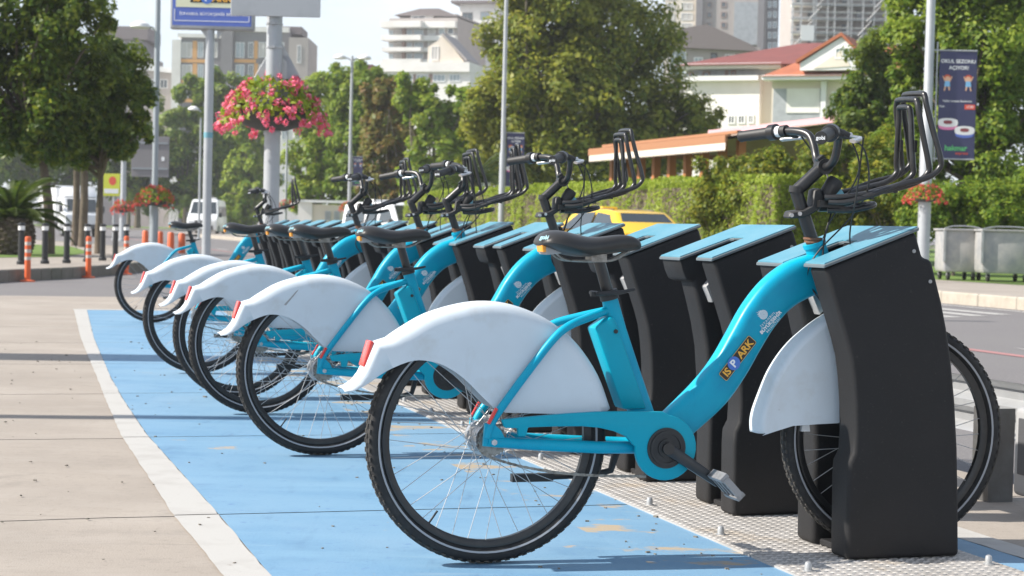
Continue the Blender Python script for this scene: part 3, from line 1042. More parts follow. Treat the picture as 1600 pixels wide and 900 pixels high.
    for sg in (-1, 1):
        s.tube(spline([(.165, sg * .022, .866), (.20, sg * .022, .838), (.25, sg * .022, .833), (.34, sg * .020, .836), (.395, sg * .012, .862)], 5), .0038, 8)
    s.box((.302, 0, .842), (.045, .052, .022))
    s.build('saddle_rails', 'chain_steel', sd, smooth=45)
    s = MB().box((.168, 0, .862), (.050, .070, .024), Matrix.Rotation(R(-6), 3, 'Y'))
    s.build('saddle_lamp', 'grey_plastic', sd, bevel=.006, seg=2)
    MB().box((.1395, -.008, .866), (.012, .05, .022), Matrix.Rotation(R(-8), 3, 'Y')).build('amber_reflector', 'amber_lens', sd, bevel=.002, seg=1)
    Ms = Matrix.Translation((.1345, -.046, .8955)) @ Matrix.Rotation(R(-60), 4, 'Z') @ Matrix.Rotation(R(62), 4, 'X')
    letter('gobi', .018, 'print_cyan', Ms, sd, 'saddle_lettering', .0006)
    # ---- stem
    s = MB()
    s.cyl((.967, 0, .893), (.9065, 0, 1.046), .0185, 18)
    s.cyl((.9065, 0, 1.040), (.9085, 0, 1.058), .0215, 18)
    s.cyl((.909, 0, 1.046), (.983, 0, 1.117), .0185, 18)
    s.cyl((.985, -.022, 1.118), (.985, .022, 1.118), .0225, 18)
    s.box((.975, 0, 1.139), (.022, .026, .014), Matrix.Rotation(R(-40), 3, 'Y'))
    stem = s.build('stem', 'black_metal', root, smooth=45)
    steer.append(stem)
    s = MB()
    for i in range(4):
        s.ring(HEAD_C + HEAD_AX * (-.026 + i * .005), [(.024 + .003 * (i % 2), -.003), (.024 + .003 * (i % 2), .003), (.018, .003), (.018, -.003)], 20, 'z')
    MATS.get('rust') or mat('rust', (0.20, 0.085, 0.04), 0.8, noise=(90.0, (0.09, 0.06, 0.05), 0.4, 0.7))
    s.build('headset_spring', 'rust', stem, smooth=45)
    # ---- handlebar
    half = [(.985, 0, 1.118), (.987, .045, 1.121), (.990, .078, 1.142), (.988, .102, 1.180), (.980, .128, 1.208), (.958, .168, 1.217), (.930, .220, 1.216), (.888, .290, 1.207), (.846, .360, 1.197)]
    bar = [V((x, -y, z)) for x, y, z in half[::-1][:-1]] + [V(p) for p in half]
    s = MB().tube(spline(bar, 5), .0118, 12)
    hb = s.build('handlebar', 'black_metal', root, smooth=50)
    steer.append(hb)
    for sg in (-1, 1):
        a, b_ = V((.904, sg * .263, 1.2105)), V((.845, sg * .362, 1.1968))
        d_ = (b_ - a).normalized()
        g = MB()
        g.tube([a, a + d_ * .004, b_ - d_ * .010, b_ - d_ * .003, b_], [.0165, .0175, .0165, .0180, .0165], 16)
        gr = g.build('grip', 'black_plastic', hb, smooth=45)
        g = MB()
        g.tube([a - d_ * .030, a - d_ * .028, a - d_ * .004, a - d_ * .002], [.020, .0245, .0245, .019], 20)
        g.build('shifter_ring', 'black_metal', hb, smooth=35)
        g = MB().tube([a - d_ * .046, a - d_ * .031], [.0165, .0165], 18)
        g.build('shifter_collar', 'print_white', hb, smooth=35)
        # brake lever: clamp, body and silver blade reaching forward
        lv = MB()
        cpt = a - d_ * .058
        lv.cyl(cpt - d_ * .010, cpt + d_ * .010, .0175, 14)
        fwd = V((1, 0, -.10)).normalized()
        lv.tube([cpt, cpt + fwd * .026 + V((0, 0, -.004)), cpt + fwd * .045 + V((0, sg * .004, -.008))], [.012, .013, .009], 12)
        lo = lv.build('brake_lever', 'black_plastic', hb, smooth=45)
        lb = MB()
        q0 = cpt + fwd * .040 + V((0, 0, -.006))
        lb.tube([q0, q0 + fwd * .040 + d_ * .010, q0 + fwd * .046 + d_ * .050, q0 + fwd * .036 + d_ * .105], [.006, .0065, .006, .0075], 10, shape=superell(3, .7, 1.2))
        lb.cyl(q0 - d_ * .006, q0 - d_ * .034 + fwd * .004, .0055, 10)
        lb.build('lever_blade', 'chrome', lo, smooth=45)
        if sg < 0:
            # lettering on the near grip end cap
            z_ = d_
            x_ = V((0, 0, 1)).cross(z_).normalized()
            y_ = z_.cross(x_)
            Mx = Matrix(((x_.x, y_.x, z_.x, b_.x + z_.x * .0008), (x_.y, y_.y, z_.y, b_.y + z_.y * .0008), (x_.z, y_.z, z_.z, b_.z + z_.z * .0008), (0, 0, 0, 1)))
            letter('gobi', .0145, 'print_white', Mx, gr, 'grip_lettering', .0004)
    # ---- front carrier: nested bent loops
    cr = MB()

    def loop(hw0, hw1, xb, zb, xt, zt, x0, z0, r_=.0085):
        side = [(x0, hw0 * .55, z0), (x0 + .06, hw0 * .8, z0 + .006), (xb - .12, hw0, zb - .055), (xb - .035, hw0, zb - .030), (xb, hw0, zb), (xb - .001, hw0, zb + .03),
                (xb + (xt - xb) * .5, (hw0 + hw1) / 2, (zb + zt) / 2), (xt + .003, hw1 * 1.03, zt - .035), (xt, hw1 * .92, zt - .008), (xt - .002, hw1 * .7, zt)]
        full = [V((x, -y, z)) for x, y, z in side] + [V((x, y, z)) for x, y, z in side[::-1]]
        cr.tube(spline(full, 4), r_, 10)
    loop(.112, .084, 1.292, 1.128, 1.250, 1.335, .985, 1.018)
    loop(.100, .082, 1.262, 1.112, 1.228, 1.318, .975, 1.030)
    loop(.062, .044, 1.232, 1.105, 1.222, 1.296, .990, 1.012)
    cr.box((1.234, -.052, 1.185), (.008, .034, .034))
    cr.box((1.234, .052, 1.185), (.008, .034, .034))
    cr.tube(spline([(.99, -.04, .995), (1.06, -.05, .998), (1.13, -.03, 1.012), (1.135, .03, 1.012), (1.06, .05, .998), (.99, .04, .995)], 5), .009, 10)
    cr.box((1.00, 0, 1.012), (.075, .10, .020))
    for x, z in ((1.10, 1.052), (1.17, 1.073)):
        cr.box((x, 0, z - .018), (.010, .20, .008))
    car = cr.build('front_carrier', 'black_metal', root, smooth=50)
    steer.append(car)
    bk = MB()
    bk.prism([(.878, .966), (.884, .986), (.925, .992), (.948, 1.006), (.952, 1.050), (.972, 1.056), (.982, 1.028), (.985, 1.005), (.955, .984), (.925, .969)], -.026, .026)
    bk.build('carrier_bracket', 'black_plastic', car, bevel=.004, seg=1)
    bk = MB()
    for x, z in ((.888, .976), (.912, .981)):
        bk.cyl((x, -.025, z), (x, -.031, z), .006, 10)
    bk.build('bracket_bolts', 'chrome', car)
    # ---- headlight
    hl = MB()
    hl.tube([(.993, 0, 1.022), (1.000, 0, 1.034), (1.022, 0, 1.074), (1.027, 0, 1.082)], [.020, .0245, .0245, .0205], 18)
    ho = hl.build('headlight', 'black_plastic', root, smooth=35)
    steer.append(ho)
    MB().tube([(1.024, 0, 1.030), (1.045, 0, 1.042)], [.021, .019], 16).build('headlight_lens', 'print_cyan', ho, smooth=35)
    # ---- cables
    for j, pts_ in enumerate((
            [(.985, -.205, 1.203), (1.030, -.17, 1.12), (1.035, -.06, 1.03), (1.00, -.025, .95), (.985, -.036, .86), (1.01, -.03, .76)],
            [(.985, .205, 1.203), (1.05, .16, 1.10), (1.04, .06, 1.02), (1.01, .02, .93), (.99, .036, .86), (1.005, .03, .78)],
            [(.955, -.235, 1.205), (1.03, -.20, 1.17), (1.085, -.10, 1.06), (1.06, -.03, .97), (.965, -.040, .87), (.938, -.046, .80), (.985, -.04, .73)],
            [(1.02, -.215, 1.203), (1.045, -.12, 1.05), (1.055, -.055, .93), (1.07, -.05, .84)])):
        steer.append(MB().tube(spline(pts_, 7), .0026, 6).build('brake_cable', 'black_plastic', root, smooth=60))
    return root, [o.name for o in steer] + [fw.name, fg.name]


bike0, steer_names = make_bike()
proto_children = [bpy.data.objects[n].name for n in steer_names]


def steer_matrix(deg):
    return Matrix.Translation(HEAD_C) @ Matrix.Rotation(R(deg), 4, HEAD_AX) @ Matrix.Translation(-HEAD_C)


BIKE_LABEL = [
    'teal and white city bicycle nearest the camera, locked in the first black dock',
    'teal and white city bicycle with a dark scuff on its mudguard, second from the camera',
    'teal and white city bicycle third from the camera, two docks beyond the second bicycle',
    'teal and white city bicycle fourth from the camera, right beside the third',
    'teal and white city bicycle fifth from the camera, next before the lone farthest one',
    'teal and white city bicycle standing alone at the far end of the dock row',
]
steer_set = set(steer_names)
kinds = {n: n in steer_set for n in [c.name for c in bike0.children]}
order = [c.name for c in bike0.children]
bikes = []
for (i, b), st, r_fix in zip(sorted(BIKE_AT.items()), (-8, -4, -13, 5, -2, -6), (0, 2.313, 3.873, 4.74, 6.24, 11.47)):
    t = bike0 if b == 0 else copy_tree(bike0)
    bikes.append(t)
for b, ((i, _), st, dr) in enumerate(zip(sorted(BIKE_AT.items()), (-8, -4, -13, 5, -2, -6), (0.0, -.005, .0, .012, .01, -.01))):
    t = bikes[b]
    r = i * PITCH_DOCK + dr
    t.location = rowpt(r, (0, .0, -.005, .0, .0, .0)[b] - (delta(r) * .6 if 3 < b < 5 else 0), 0.0)
    t.location.z = 0.004
    t.rotation_euler = (0, 0, rowrot(r))
    tag(t, BIKE_LABEL[b], 'bicycle', 'hire bicycles in the docks')
    M = steer_matrix(st)
    M_w = steer_matrix(max(-8, min(8, st)) * .75)
    M_f = steer_matrix(max(-8, min(8, st)) * .2)
    for ch in t.children:
        base = ch.name.split('.')[0]
        if base in ('stem', 'handlebar', 'front_carrier', 'headlight', 'brake_cable'):
            ch.matrix_basis = M @ ch.matrix_basis
        elif base == 'front_mudguard':
            ch.matrix_basis = M_f @ ch.matrix_basis
        elif base in ('front_wheel', 'fork'):
            ch.matrix_basis = M_w @ ch.matrix_basis

# dark scuff on the second bicycle's mudguard
for ch in bikes[1].children:
    if ch.name.startswith('rear_mudguard'):
        m = MB()
        m.add([(-.166, -.0540, .600), (-.158, -.0540, .596), (-.128, -.0540, .634), (-.114, -.0540, .652), (-.110, -.0540, .660), (-.120, -.0540, .652), (-.140, -.0540, .628)], [(0, 1, 2, 3, 4, 5, 6)])
        m.build('scuff_mark', 'grey_plastic', ch, smooth=0, fix=False)

# ------------------------------------------------------------------ vegetation
mat('bark', (0.16, 0.125, 0.095), 0.95, noise=(6.0, (0.09, 0.07, 0.055), 0.4, 0.7), bump=(25.0, 0.6, 0.03))
mat('bark_pale', (0.25, 0.21, 0.17), 0.95, noise=(5.0, (0.14, 0.115, 0.09), 0.4, 0.7), bump=(25.0, 0.5, 0.03))


def leaf_mat(name, cols, tr=0.5):
    cols = [(c[0] * 1.22, c[1] * 1.16, c[2]) for c in cols]
    hi = [c * 1.3 for c in cols[-1]]
    lo = [c * .8 for c in cols[0]]
    return mat(name, cols[0], 0.5, island=cols, translucent=tr, spec=0.35, more=[(.55, hi, .48, .72, .55), (1.3, lo, .52, .72, .6)])


leaf_mat('leaf_dark', [(.038, .085, .010), (.066, .125, .014), (.110, .175, .018), (.195, .235, .022)])
leaf_mat('leaf_plane', [(.085, .130, .016), (.150, .200, .022), (.225, .260, .032), (.310, .310, .045)])
leaf_mat('leaf_mid', [(.070, .145, .014), (.120, .210, .020), (.180, .265, .026), (.250, .310, .036)])
leaf_mat('leaf_bright', [(.105, .200, .016), (.165, .265, .024), (.230, .320, .032), (.300, .345, .042)])
leaf_mat('leaf_autumn', [(.100, .150, .024), (.170, .150, .035), (.230, .125, .042), (.150, .190, .035)])
leaf_mat('leaf_hedge', [(.165, .250, .026), (.220, .315, .036), (.270, .360, .046), (.310, .380, .055)])
leaf_mat('leaf_bush', [(.060, .115, .012), (.120, .180, .018), (.200, .235, .022), (.300, .290, .028)])
leaf_mat('leaf_palm', [(.030, .060, .012), (.050, .085, .016), (.080, .110, .022)])


def leaf_mesh(name, C, N, size, seed):
    """one four-cornered leaf at every centre C, facing roughly N"""
    rg = np.random.default_rng(seed)
    n = len(C)
    N = N / (np.linalg.norm(N, axis=1, keepdims=True) + 1e-9)
    A = rg.normal(size=(n, 3))
    A -= N * np.sum(A * N, axis=1, keepdims=True)
    A /= np.linalg.norm(A, axis=1, keepdims=True) + 1e-9
    B = np.cross(N, A)
    s = size * rg.uniform(.5, 1.6, (n, 1))
    w = s * rg.uniform(.38, .62, (n, 1))
    droop = N * s * rg.uniform(-.18, .10, (n, 1))
    v = np.empty((n, 4, 3))
    v[:, 0] = C - A * s * .5
    v[:, 1] = C + B * w * .5 - A * s * .05 + droop
    v[:, 2] = C + A * s * .5
    v[:, 3] = C - B * w * .5 - A * s * .05 + droop
    me = bpy.data.meshes.new(name)
    me.vertices.add(n * 4)
    me.vertices.foreach_set('co', v.reshape(-1))
    me.loops.add(n * 4)
    me.loops.foreach_set('vertex_index', np.arange(n * 4, dtype=np.int32))
    me.polygons.add(n)
    me.polygons.foreach_set('loop_start', np.arange(0, n * 4, 4, dtype=np.int32))
    me.update(calc_edges=True)
    me.validate()
    return me


def crown_points(blobs, n, seed, clump=.30, inner=.55):
    rg = np.random.default_rng(seed)
    vol = np.array([(b[3] * b[4] * b[5]) ** (2 / 3) for b in blobs])
    vol /= vol.sum()
    Cs, Ns = [], []
    for b, f in zip(blobs, vol):
        k = int(n * f)
        if k < 4:
            continue
        nc = max(14, int(k / 130))
        d = rg.normal(size=(nc, 3))
        d /= np.linalg.norm(d, axis=1, keepdims=True)
        rad = rg.uniform(inner, 1.0, (nc, 1)) * (1 + .14 * rg.normal(size=(nc, 1)))
        ax = np.array(b[3:6])
        cen = d * rad * ax
        which = rg.integers(0, nc, k)
        spread = clump * rg.uniform(.6, 1.25, (nc, 1))
        g = rg.normal(size=(k, 3))
        off = g / (np.linalg.norm(g, axis=1, keepdims=True)) * rg.uniform(0, 1, (k, 1)) ** .5
        P = cen[which] + off * spread[which] * ax.mean()
        nrm = off * .9 + d[which] * .5 + np.array([0, 0, .55]) + rg.normal(size=(k, 3)) * .45
        Cs.append(P + np.array(b[:3]))
        Ns.append(nrm)
    return np.concatenate(Cs), np.concatenate(Ns)


def tree(label, base, blobs, n, size, leafm, trunk_r, seed, group=None, bark='bark', name='tree', fork=None, cat='tree', clump=.30, lean=(0, 0)):
    """blobs in world metres relative to base"""
    t = thing(name, label, cat, base, 0, group)
    rg = random.Random(seed)
    cz = sum(b[2] * b[3] for b in blobs) / sum(b[3] for b in blobs)
    cx = sum(b[0] * b[3] for b in blobs) / sum(b[3] for b in blobs)
    cy = sum(b[1] * b[3] for b in blobs) / sum(b[3] for b in blobs)
    low = min(b[2] - b[5] for b in blobs)
    fork = fork or max(.8, low + .15 * (cz - low))
    m = MB()
    bend = V((rg.uniform(-.12, .12) + lean[0], rg.uniform(-.12, .12) + lean[1], 0))
    f = V((cx * .25, cy * .25, fork)) + bend
    tp = spline([(0, 0, -.12), (bend.x * .3, bend.y * .3, fork * .4), tuple(f), (cx * .7, cy * .7, (fork + cz) / 2), (cx, cy, cz)], 4)
    k = len(tp)
    m.tube(tp, [trunk_r * (1.35 if i == 0 else 1.0 - .8 * i / (k - 1)) for i in range(k)], 12)
    for b in blobs:
        for j in range(3):
            st = f.lerp(V((cx, cy, cz)), rg.uniform(0, .35))
            a = rg.uniform(0, 6.28)
            e = V((b[0] + math.cos(a) * b[3] * .6, b[1] + math.sin(a) * b[4] * .6, b[2] + rg.uniform(-.35, .5) * b[5]))
            mid = st.lerp(e, .5) + V((rg.uniform(-.1, .1), rg.uniform(-.1, .1), -.06)) * (e - st).length
            m.tube(spline([tuple(st), tuple(mid), tuple(e)], 4), [trunk_r * .5 * (1 - .85 * i / 8) for i in range(9)], 7)
    m.build('trunk', bark, t, smooth=60)
    C, N = crown_points(blobs, n, seed, clump)
    c = link('crown', leaf_mesh('crown', C, N, size, seed), leafm, t, smooth=0)
    return t


def pxblob(px, py, rx, ry, Y, base, depth=1.0):
    """crown lobe given by its place in the photo and its distance"""
    p = at(px, py, Y) - base
    k = Y / FPX
    return (p.x, p.y, p.z, rx * k, rx * k * depth, ry * k)


def px_tree(label, trunk_px, Y, z0, lobes, n, size, leafm, trunk_r, seed, **kw):
    b = at(trunk_px, 400, Y)
    base = V((b.x, Y, z0))
    return tree(label, base, [pxblob(*l[:4], Y + (l[4] if len(l) > 4 else 0), base) for l in lobes], n, size, leafm, trunk_r, seed, **kw)


# trees on the island to the left
px_tree('broad dark green tree with a forked trunk at the left edge of the photo', 76, 39, .13,
        [(20, 20, 100, 80), (110, 25, 75, 60, -.5), (20, 150, 90, 75, -.4), (95, 120, 90, 80, .5), (60, 215, 70, 38), (-60, 90, 90, 100)], 48000, .125, 'leaf_dark', .14, 11,
        group='trees on the island', fork=2.0)
px_tree('smaller dark tree with yellowing leaf tips, right of the broad one, beside the white truck', 154, 41, .13,
        [(165, 110, 62, 55), (200, 165, 46, 50, -.6), (150, 190, 62, 55, -.3), (195, 218, 42, 30, .3), (110, 225, 50, 35)], 26000, .12, 'leaf_dark', .11, 12,
        group='trees on the island', fork=1.7)
# wooded far side of the cross road on the left
GF = 'trees across the far road'
for i, (lab, px, Y, lobes, n, lm_) in enumerate((
        ('dark tree behind the small hanging flower basket at the far road', 200, 182, [(195, 270, 45, 45), (225, 235, 40, 45), (170, 235, 40, 40), (240, 290, 40, 40)], 14000, 'leaf_dark'),
        ('rounded green tree rising right of the grey sign back at the far road', 285, 184, [(275, 205, 38, 60), (300, 160, 34, 40), (270, 290, 48, 40), (310, 250, 36, 60)], 17000, 'leaf_mid'),
        ('tall green tree behind the white minivan across the far road', 352, 186, [(352, 190, 42, 70), (335, 140, 32, 36), (378, 240, 40, 70), (345, 300, 52, 40), (372, 150, 34, 40)], 19000, 'leaf_mid'),
        ('bright green tree left of the thick flower pole at the far road', 392, 178, [(390, 220, 34, 60), (404, 290, 34, 45), (372, 290, 34, 45)], 13000, 'leaf_bright'),
        ('dark green tree at the far left behind the white truck', 95, 186, [(80, 250, 70, 60), (140, 235, 55, 60), (20, 240, 70, 60)], 16000, 'leaf_dark'))):
    px_tree(lab, px, Y, .05, lobes, n, .50, lm_, .22, 40 + i, group=GF, fork=3.0)
# trees along the road in the middle
GM = 'roadside trees in the middle'
for i, (lab, px, Y, lobes, n, lm_) in enumerate((
        ('feathery green tree right of the big flower basket', 500, 118, [(500, 170, 42, 60), (520, 130, 34, 30), (485, 250, 42, 55), (525, 230, 40, 60), (500, 300, 50, 40)], 24000, 'leaf_bright'),
        ('green tree standing behind the double street lamp', 560, 112, [(560, 150, 44, 48), (545, 225, 40, 55), (585, 215, 42, 55), (560, 285, 52, 45), (575, 120, 36, 24)], 24000, 'leaf_mid'),
        ('tree with reddish brown autumn leaves in the middle of the photo', 615, 105, [(605, 200, 42, 55), (635, 175, 32, 45), (620, 265, 46, 45), (590, 260, 40, 50), (625, 310, 50, 30), (610, 150, 36, 36)], 24000, 'leaf_autumn'),
        ('loose light green tree left of the great plane tree', 672, 100, [(665, 185, 40, 45), (690, 230, 40, 60), (655, 265, 42, 48), (645, 150, 34, 36), (715, 185, 36, 55), (700, 290, 55, 45)], 28000, 'leaf_bright'))):
    px_tree(lab, px, Y, .1, lobes, n, .30, lm_, .16, 60 + i, group=GM, fork=2.2, bark='bark_pale')
px_tree('great plane tree with a dense dark crown reaching out of the top', 860, 78, .13,
        [(805, 55, 52, 75), (800, 150, 75, 75, -1.5), (870, 40, 95, 90), (960, 60, 95, 85, 1), (890, 160, 95, 90, -1.0), (990, 165, 85, 80, .5), (1055, 195, 62, 55), (1095, 185, 36, 36, .5), (740, 190, 40, 70, -.5), (880, 255, 130, 45), (870, -60, 120, 80), (820, 220, 90, 60), (1000, 240, 90, 40)],
        98000, .23, 'leaf_plane', .34, 81, fork=3.0, bark='bark_pale')
# trees and shrubs on the right
px_tree('rounded dark green tree between the orange roof and the banner pole', 1365, 52, .13,
        [(1365, 110, 48, 55), (1345, 160, 44, 50, -.5), (1395, 165, 44, 60, .4), (1370, 220, 60, 55), (1335, 205, 48, 48, -1.0)], 30000, .13, 'leaf_dark', .12, 91, fork=2.0)
px_tree('big bright green maple filling the top right corner', 1530, 47, .13,
        [(1450, 40, 70, 70), (1440, 130, 48, 60, .6), (1545, 50, 85, 90, -.6), (1540, 170, 80, 80), (1610, 130, 70, 100), (1480, 210, 60, 65, .5), (1580, 265, 80, 70), (1500, 310, 70, 50), (1620, 20, 70, 80), (1480, -50, 100, 70), (1420, 240, 60, 60), (1560, 340, 90, 50)],
        95000, .14, 'leaf_mid', .20, 92, fork=2.0)
for i, (lab, px, Y, lobes, n, lm_) in enumerate((
        ('bright feathery shrub at the right end of the clipped hedge', 1135, 43, [(1130, 290, 42, 46), (1110, 320, 36, 48), (1150, 335, 48, 46)], 13000, 'leaf_bush'),
        ('yellow green shrub under the pavilion roof, second from the hedge', 1205, 42, [(1205, 272, 48, 42), (1185, 318, 48, 48), (1225, 320, 48, 52)], 14000, 'leaf_bush'),
        ('dark shrub behind the first dock and its handlebar', 1290, 41, [(1290, 262, 50, 54), (1262, 318, 46, 50), (1312, 318, 48, 54)], 15000, 'leaf_bush'),
        ('tall loose shrub left of the banner pole', 1375, 40, [(1375, 262, 52, 56), (1350, 318, 44, 52), (1405, 322, 48, 52)], 15000, 'leaf_bush'),
        ('dark green shrub right behind the metal waste containers', 1490, 39, [(1490, 325, 55, 45), (1550, 330, 55, 45), (1610, 325, 50, 50), (1440, 330, 50, 50)], 16000, 'leaf_mid'))):
    px_tree(lab, px, Y, .13, lobes, n, .095, lm_, .045, 100 + i, group='shrubs beyond the road', fork=.5, name='shrub', cat='shrub', clump=.34)


def hedge(label, r0, r1, f0, f1, z1, n, seed):
    """clipped hedge along the road, in row coordinates"""
    base = rowpt((r0 + r1) / 2, (f0 + f1) / 2, .135, False)
    h = thing('hedge', label, 'hedge', base)
    rg = np.random.default_rng(seed)
    core = MB()
    q = [rowpt(r0 + .2, f0 + .22, 0, False), rowpt(r1 - .2, f0 + .22, 0, False), rowpt(r1 - .2, f1 - .2, 0, False), rowpt(r0 + .2, f1 - .2, 0, False)]
    core.flat([(p.x - base.x, p.y - base.y) for p in q], -.02, z1 - .22)
    core.build('stems', 'bark', h, smooth=0)
    rr = rg.uniform(r0, r1, n)
    k1 = int(n * .55)
    ff = np.where(np.arange(n) < k1, f0 + np.abs(rg.normal(0, .07, n)), rg.uniform(f0, f1, n))
    zz = np.where(np.arange(n) < k1, rg.uniform(0, z1, n), z1 - np.abs(rg.normal(0, .07, n)))
    wob = .10 * np.sin(rr * 2.1) + .06 * np.sin(rr * 5.3 + zz * 3)
    ff = ff + np.where(np.arange(n) < k1, wob, 0)
    zz = zz + np.where(np.arange(n) >= k1, .07 * np.sin(rr * 1.7) + .04 * np.sin(rr * 6.1), 0)
    ke = n // 10                       # the near end face
    rr[:ke] = r0 + np.abs(rg.normal(0, .07, ke))
    ff[:ke] = rg.uniform(f0, f1, ke)
    zz[:ke] = rg.uniform(0, z1, ke)
    C = np.array(ROW0)[None] + np.outer(rr, np.array(RW)) + np.outer(ff, np.array(FW))
    C[:, 2] = zz
    C -= np.array((base.x, base.y, 0))
    N = rg.normal(size=(n, 3)) * .6 - np.array(FW)[None] * np.where(np.arange(n) < k1, 1, 0)[:, None] + np.array([0, 0, .5])
    link('foliage', leaf_mesh('foliage', C, N, .085, seed), 'leaf_hedge', h, smooth=0)
    return h


hedge('long clipped light green hedge behind the yellow taxi', 31.5, 66.0, 15.9, 17.6, 2.15, 60000, 5)


def palm(label, base, h, n_fr, L, seed, trunk_r=.16, droop=.9, name='palm_tree', group=None, squat=False):
    t = thing(name, label, 'palm', base, 0, group)
    rg = random.Random(seed)
    m = MB()
    if squat:
        prof = [(trunk_r * .8, -.05), (trunk_r * 1.15, h * .25), (trunk_r * 1.2, h * .6), (trunk_r * .9, h), (trunk_r * .3, h * 1.08)]
        m.lathe((0, 0, 0), prof, 16)
        for j in range(120):
            a, z = j * 2.4, (j / 120) * h
            rr = trunk_r * (1.0 + .25 * math.sin(math.pi * min(1, z / h)))
            Mx = Matrix.Rotation(a, 3, 'Z') @ Matrix.Rotation(R(-35), 3, 'Y')
            m.box((rr * math.cos(a), rr * math.sin(a), z), (.10, .09, .05), Mx)
    else:
        m.tube([(0, 0, -.05), (.03, 0, h * .5), (0, .02, h)], [trunk_r * 1.2, trunk_r, trunk_r * .9], 12)
    m.build('trunk', 'bark', t, smooth=50)
    lf = MB()
    for k in range(n_fr):
        a = k * 2.39996 + rg.uniform(-.2, .2)
        el = R(rg.uniform(5, 78))
        LL = L * rg.uniform(.8, 1.1)
        pts_ = []
        x, z, e = 0.0, 0.0, el
        for i in range(9):
            pts_.append((x, z))
            x += LL / 8 * math.cos(e)
            z += LL / 8 * math.sin(e)
            e -= droop / 8 * (1 + i * .12)
        ca, sa = math.cos(a), math.sin(a)
        W3 = [V((px_ * ca, px_ * sa, h + pz_)) for px_, pz_ in pts_]
        lf.tube(W3, [.022 * (1 - .1 * i) for i in range(9)], 4)
        side = V((-sa, ca, 0))
        for i in range(1, 9):
            for jj in range(4):
                p = W3[i - 1].lerp(W3[i], jj / 4 + .1)
                tdir = (W3[i] - W3[i - 1]).normalized()
                ll = LL * .26 * math.sin(math.pi * min(1, (i + jj / 4) / 9.5) ** .7) + .05
                for sg in (-1, 1):
                    tip = p + (side * sg + tdir * .75 + V((0, 0, -.35))) * ll * .62
                    wv = tdir * .022 + V((0, 0, .006))
                    lf.add([p - wv, p + wv, tip], [(0, 1, 2)])
    lf.build('fronds', 'leaf_palm', t, smooth=0, fix=False)
    return t


b = at(-22, 380, 36)
palm('squat palm with a rough scaly trunk at the left edge', V((b.x + .12, 37.5, .13)), .75, 34, 1.45, 3, trunk_r=.34, droop=1.0, squat=True)
GP = 'palms on the island'
b = at(117, 380, 52)
palm('slim palm with a bare trunk in front of the truck cab', V((b.x, 52, .13)), 2.75, 18, 1.35, 4, trunk_r=.10, droop=1.5, group=GP)
b = at(129, 380, 50)
palm('slim palm just right of the other one before the truck', V((b.x, 50, .13)), 2.65, 16, 1.3, 5, trunk_r=.11, droop=1.5, group=GP)
b = at(742, 330, 70)
palm('palm with long arching fronds left of the distant banner pole', V((b.x, 70, .13)), 2.6, 34, 2.9, 6, trunk_r=.2, droop=1.5)
for i, (px, Y) in enumerate(((190, 168), (268, 166))):
    b = at(px, 340, Y)
    palm(('small palm beneath the hanging flower basket across the far road', 'small palm left of the white minivan across the far road')[i], V((b.x, Y + 7, .05)), 2.2, 20, 3.0, 20 + i, trunk_r=.3, droop=1.6, group='palms across the far road')
for i, (px, Y, lab) in enumerate(((352, 176, 'low round bush right of the white minivan on the far verge'), (383, 177, 'low round bush left of the thick flower pole on the far verge'), (300, 180, 'low bush behind the white minivan on the far verge'))):
    px_tree(lab, px, Y, .05, [(px, 338, 24, 18), (px + 12, 330, 18, 16)], 1800, .32, 'leaf_bright', .08, 130 + i, group='bushes on the far verge', fork=.4, name='bush', cat='bush')

# ------------------------------------------------------------------ street furniture
mat('pole_grey', (0.42, 0.44, 0.46), 0.5, 0.3, noise=(3.0, (0.36, 0.38, 0.40), 0.4, 0.7))
mat('rail_steel', (0.13, 0.13, 0.13), 0.5, 0.4, noise=(9.0, (0.09, 0.085, 0.08), 0.4, 0.7))
mat('pole_grey_dark', (0.30, 0.33, 0.36), 0.5, 0.3)
mat('sign_grey', (0.40, 0.42, 0.44), 0.5, 0.25, noise=(2.0, (0.33, 0.35, 0.37), 0.45, 0.65))
mat('sign_blue', (0.10, 0.16, 0.50), 0.45)
mat('sign_cream', (0.70, 0.72, 0.52), 0.5)
mat('banner_navy', (0.045, 0.048, 0.115), 0.6)
mat('lunch_pink', (0.75, 0.22, 0.42), 0.6)
mat('lunch_white', (0.75, 0.75, 0.75), 0.6)
mat('lunch_dark', (0.25, 0.06, 0.07), 0.6)
mat('banner_green', (0.12, 0.55, 0.18), 0.6)
mat('banner_red', (0.72, 0.10, 0.06), 0.6)
mat('skin_print', (0.70, 0.42, 0.28), 0.6)
mat('hair_print', (0.55, 0.10, 0.05), 0.6)
mat('cloth_print', (0.22, 0.48, 0.75), 0.6)
mat('bowl', (0.05, 0.052, 0.05), 0.6)
mat('orange_post', (0.72, 0.13, 0.035), 0.5, noise=(5.0, (0.6, 0.12, 0.05), 0.45, 0.7))
mat('band_white', (0.55, 0.47, 0.42), 0.6)
mat('iron_black', (0.02, 0.021, 0.023), 0.45)
mat('car_white', (0.78, 0.79, 0.80), 0.3, coat=0.5)
mat('taxi_yellow', (0.82, 0.50, 0.012), 0.28, coat=0.6)
glass('car_glass', (0.035, 0.045, 0.05))
mat('grey_trim', (0.08, 0.08, 0.085), 0.5)
mat('blossom', (0.75, 0.12, 0.20), 0.55, island=[(.80, .13, .22), (.84, .20, .33), (.78, .08, .12), (.86, .30, .42)], translucent=.25)
mat('blossom_red', (0.70, 0.07, 0.06), 0.55, island=[(.72, .07, .07), (.80, .14, .14), (.62, .05, .03), (.74, .16, .10)], translucent=.25)
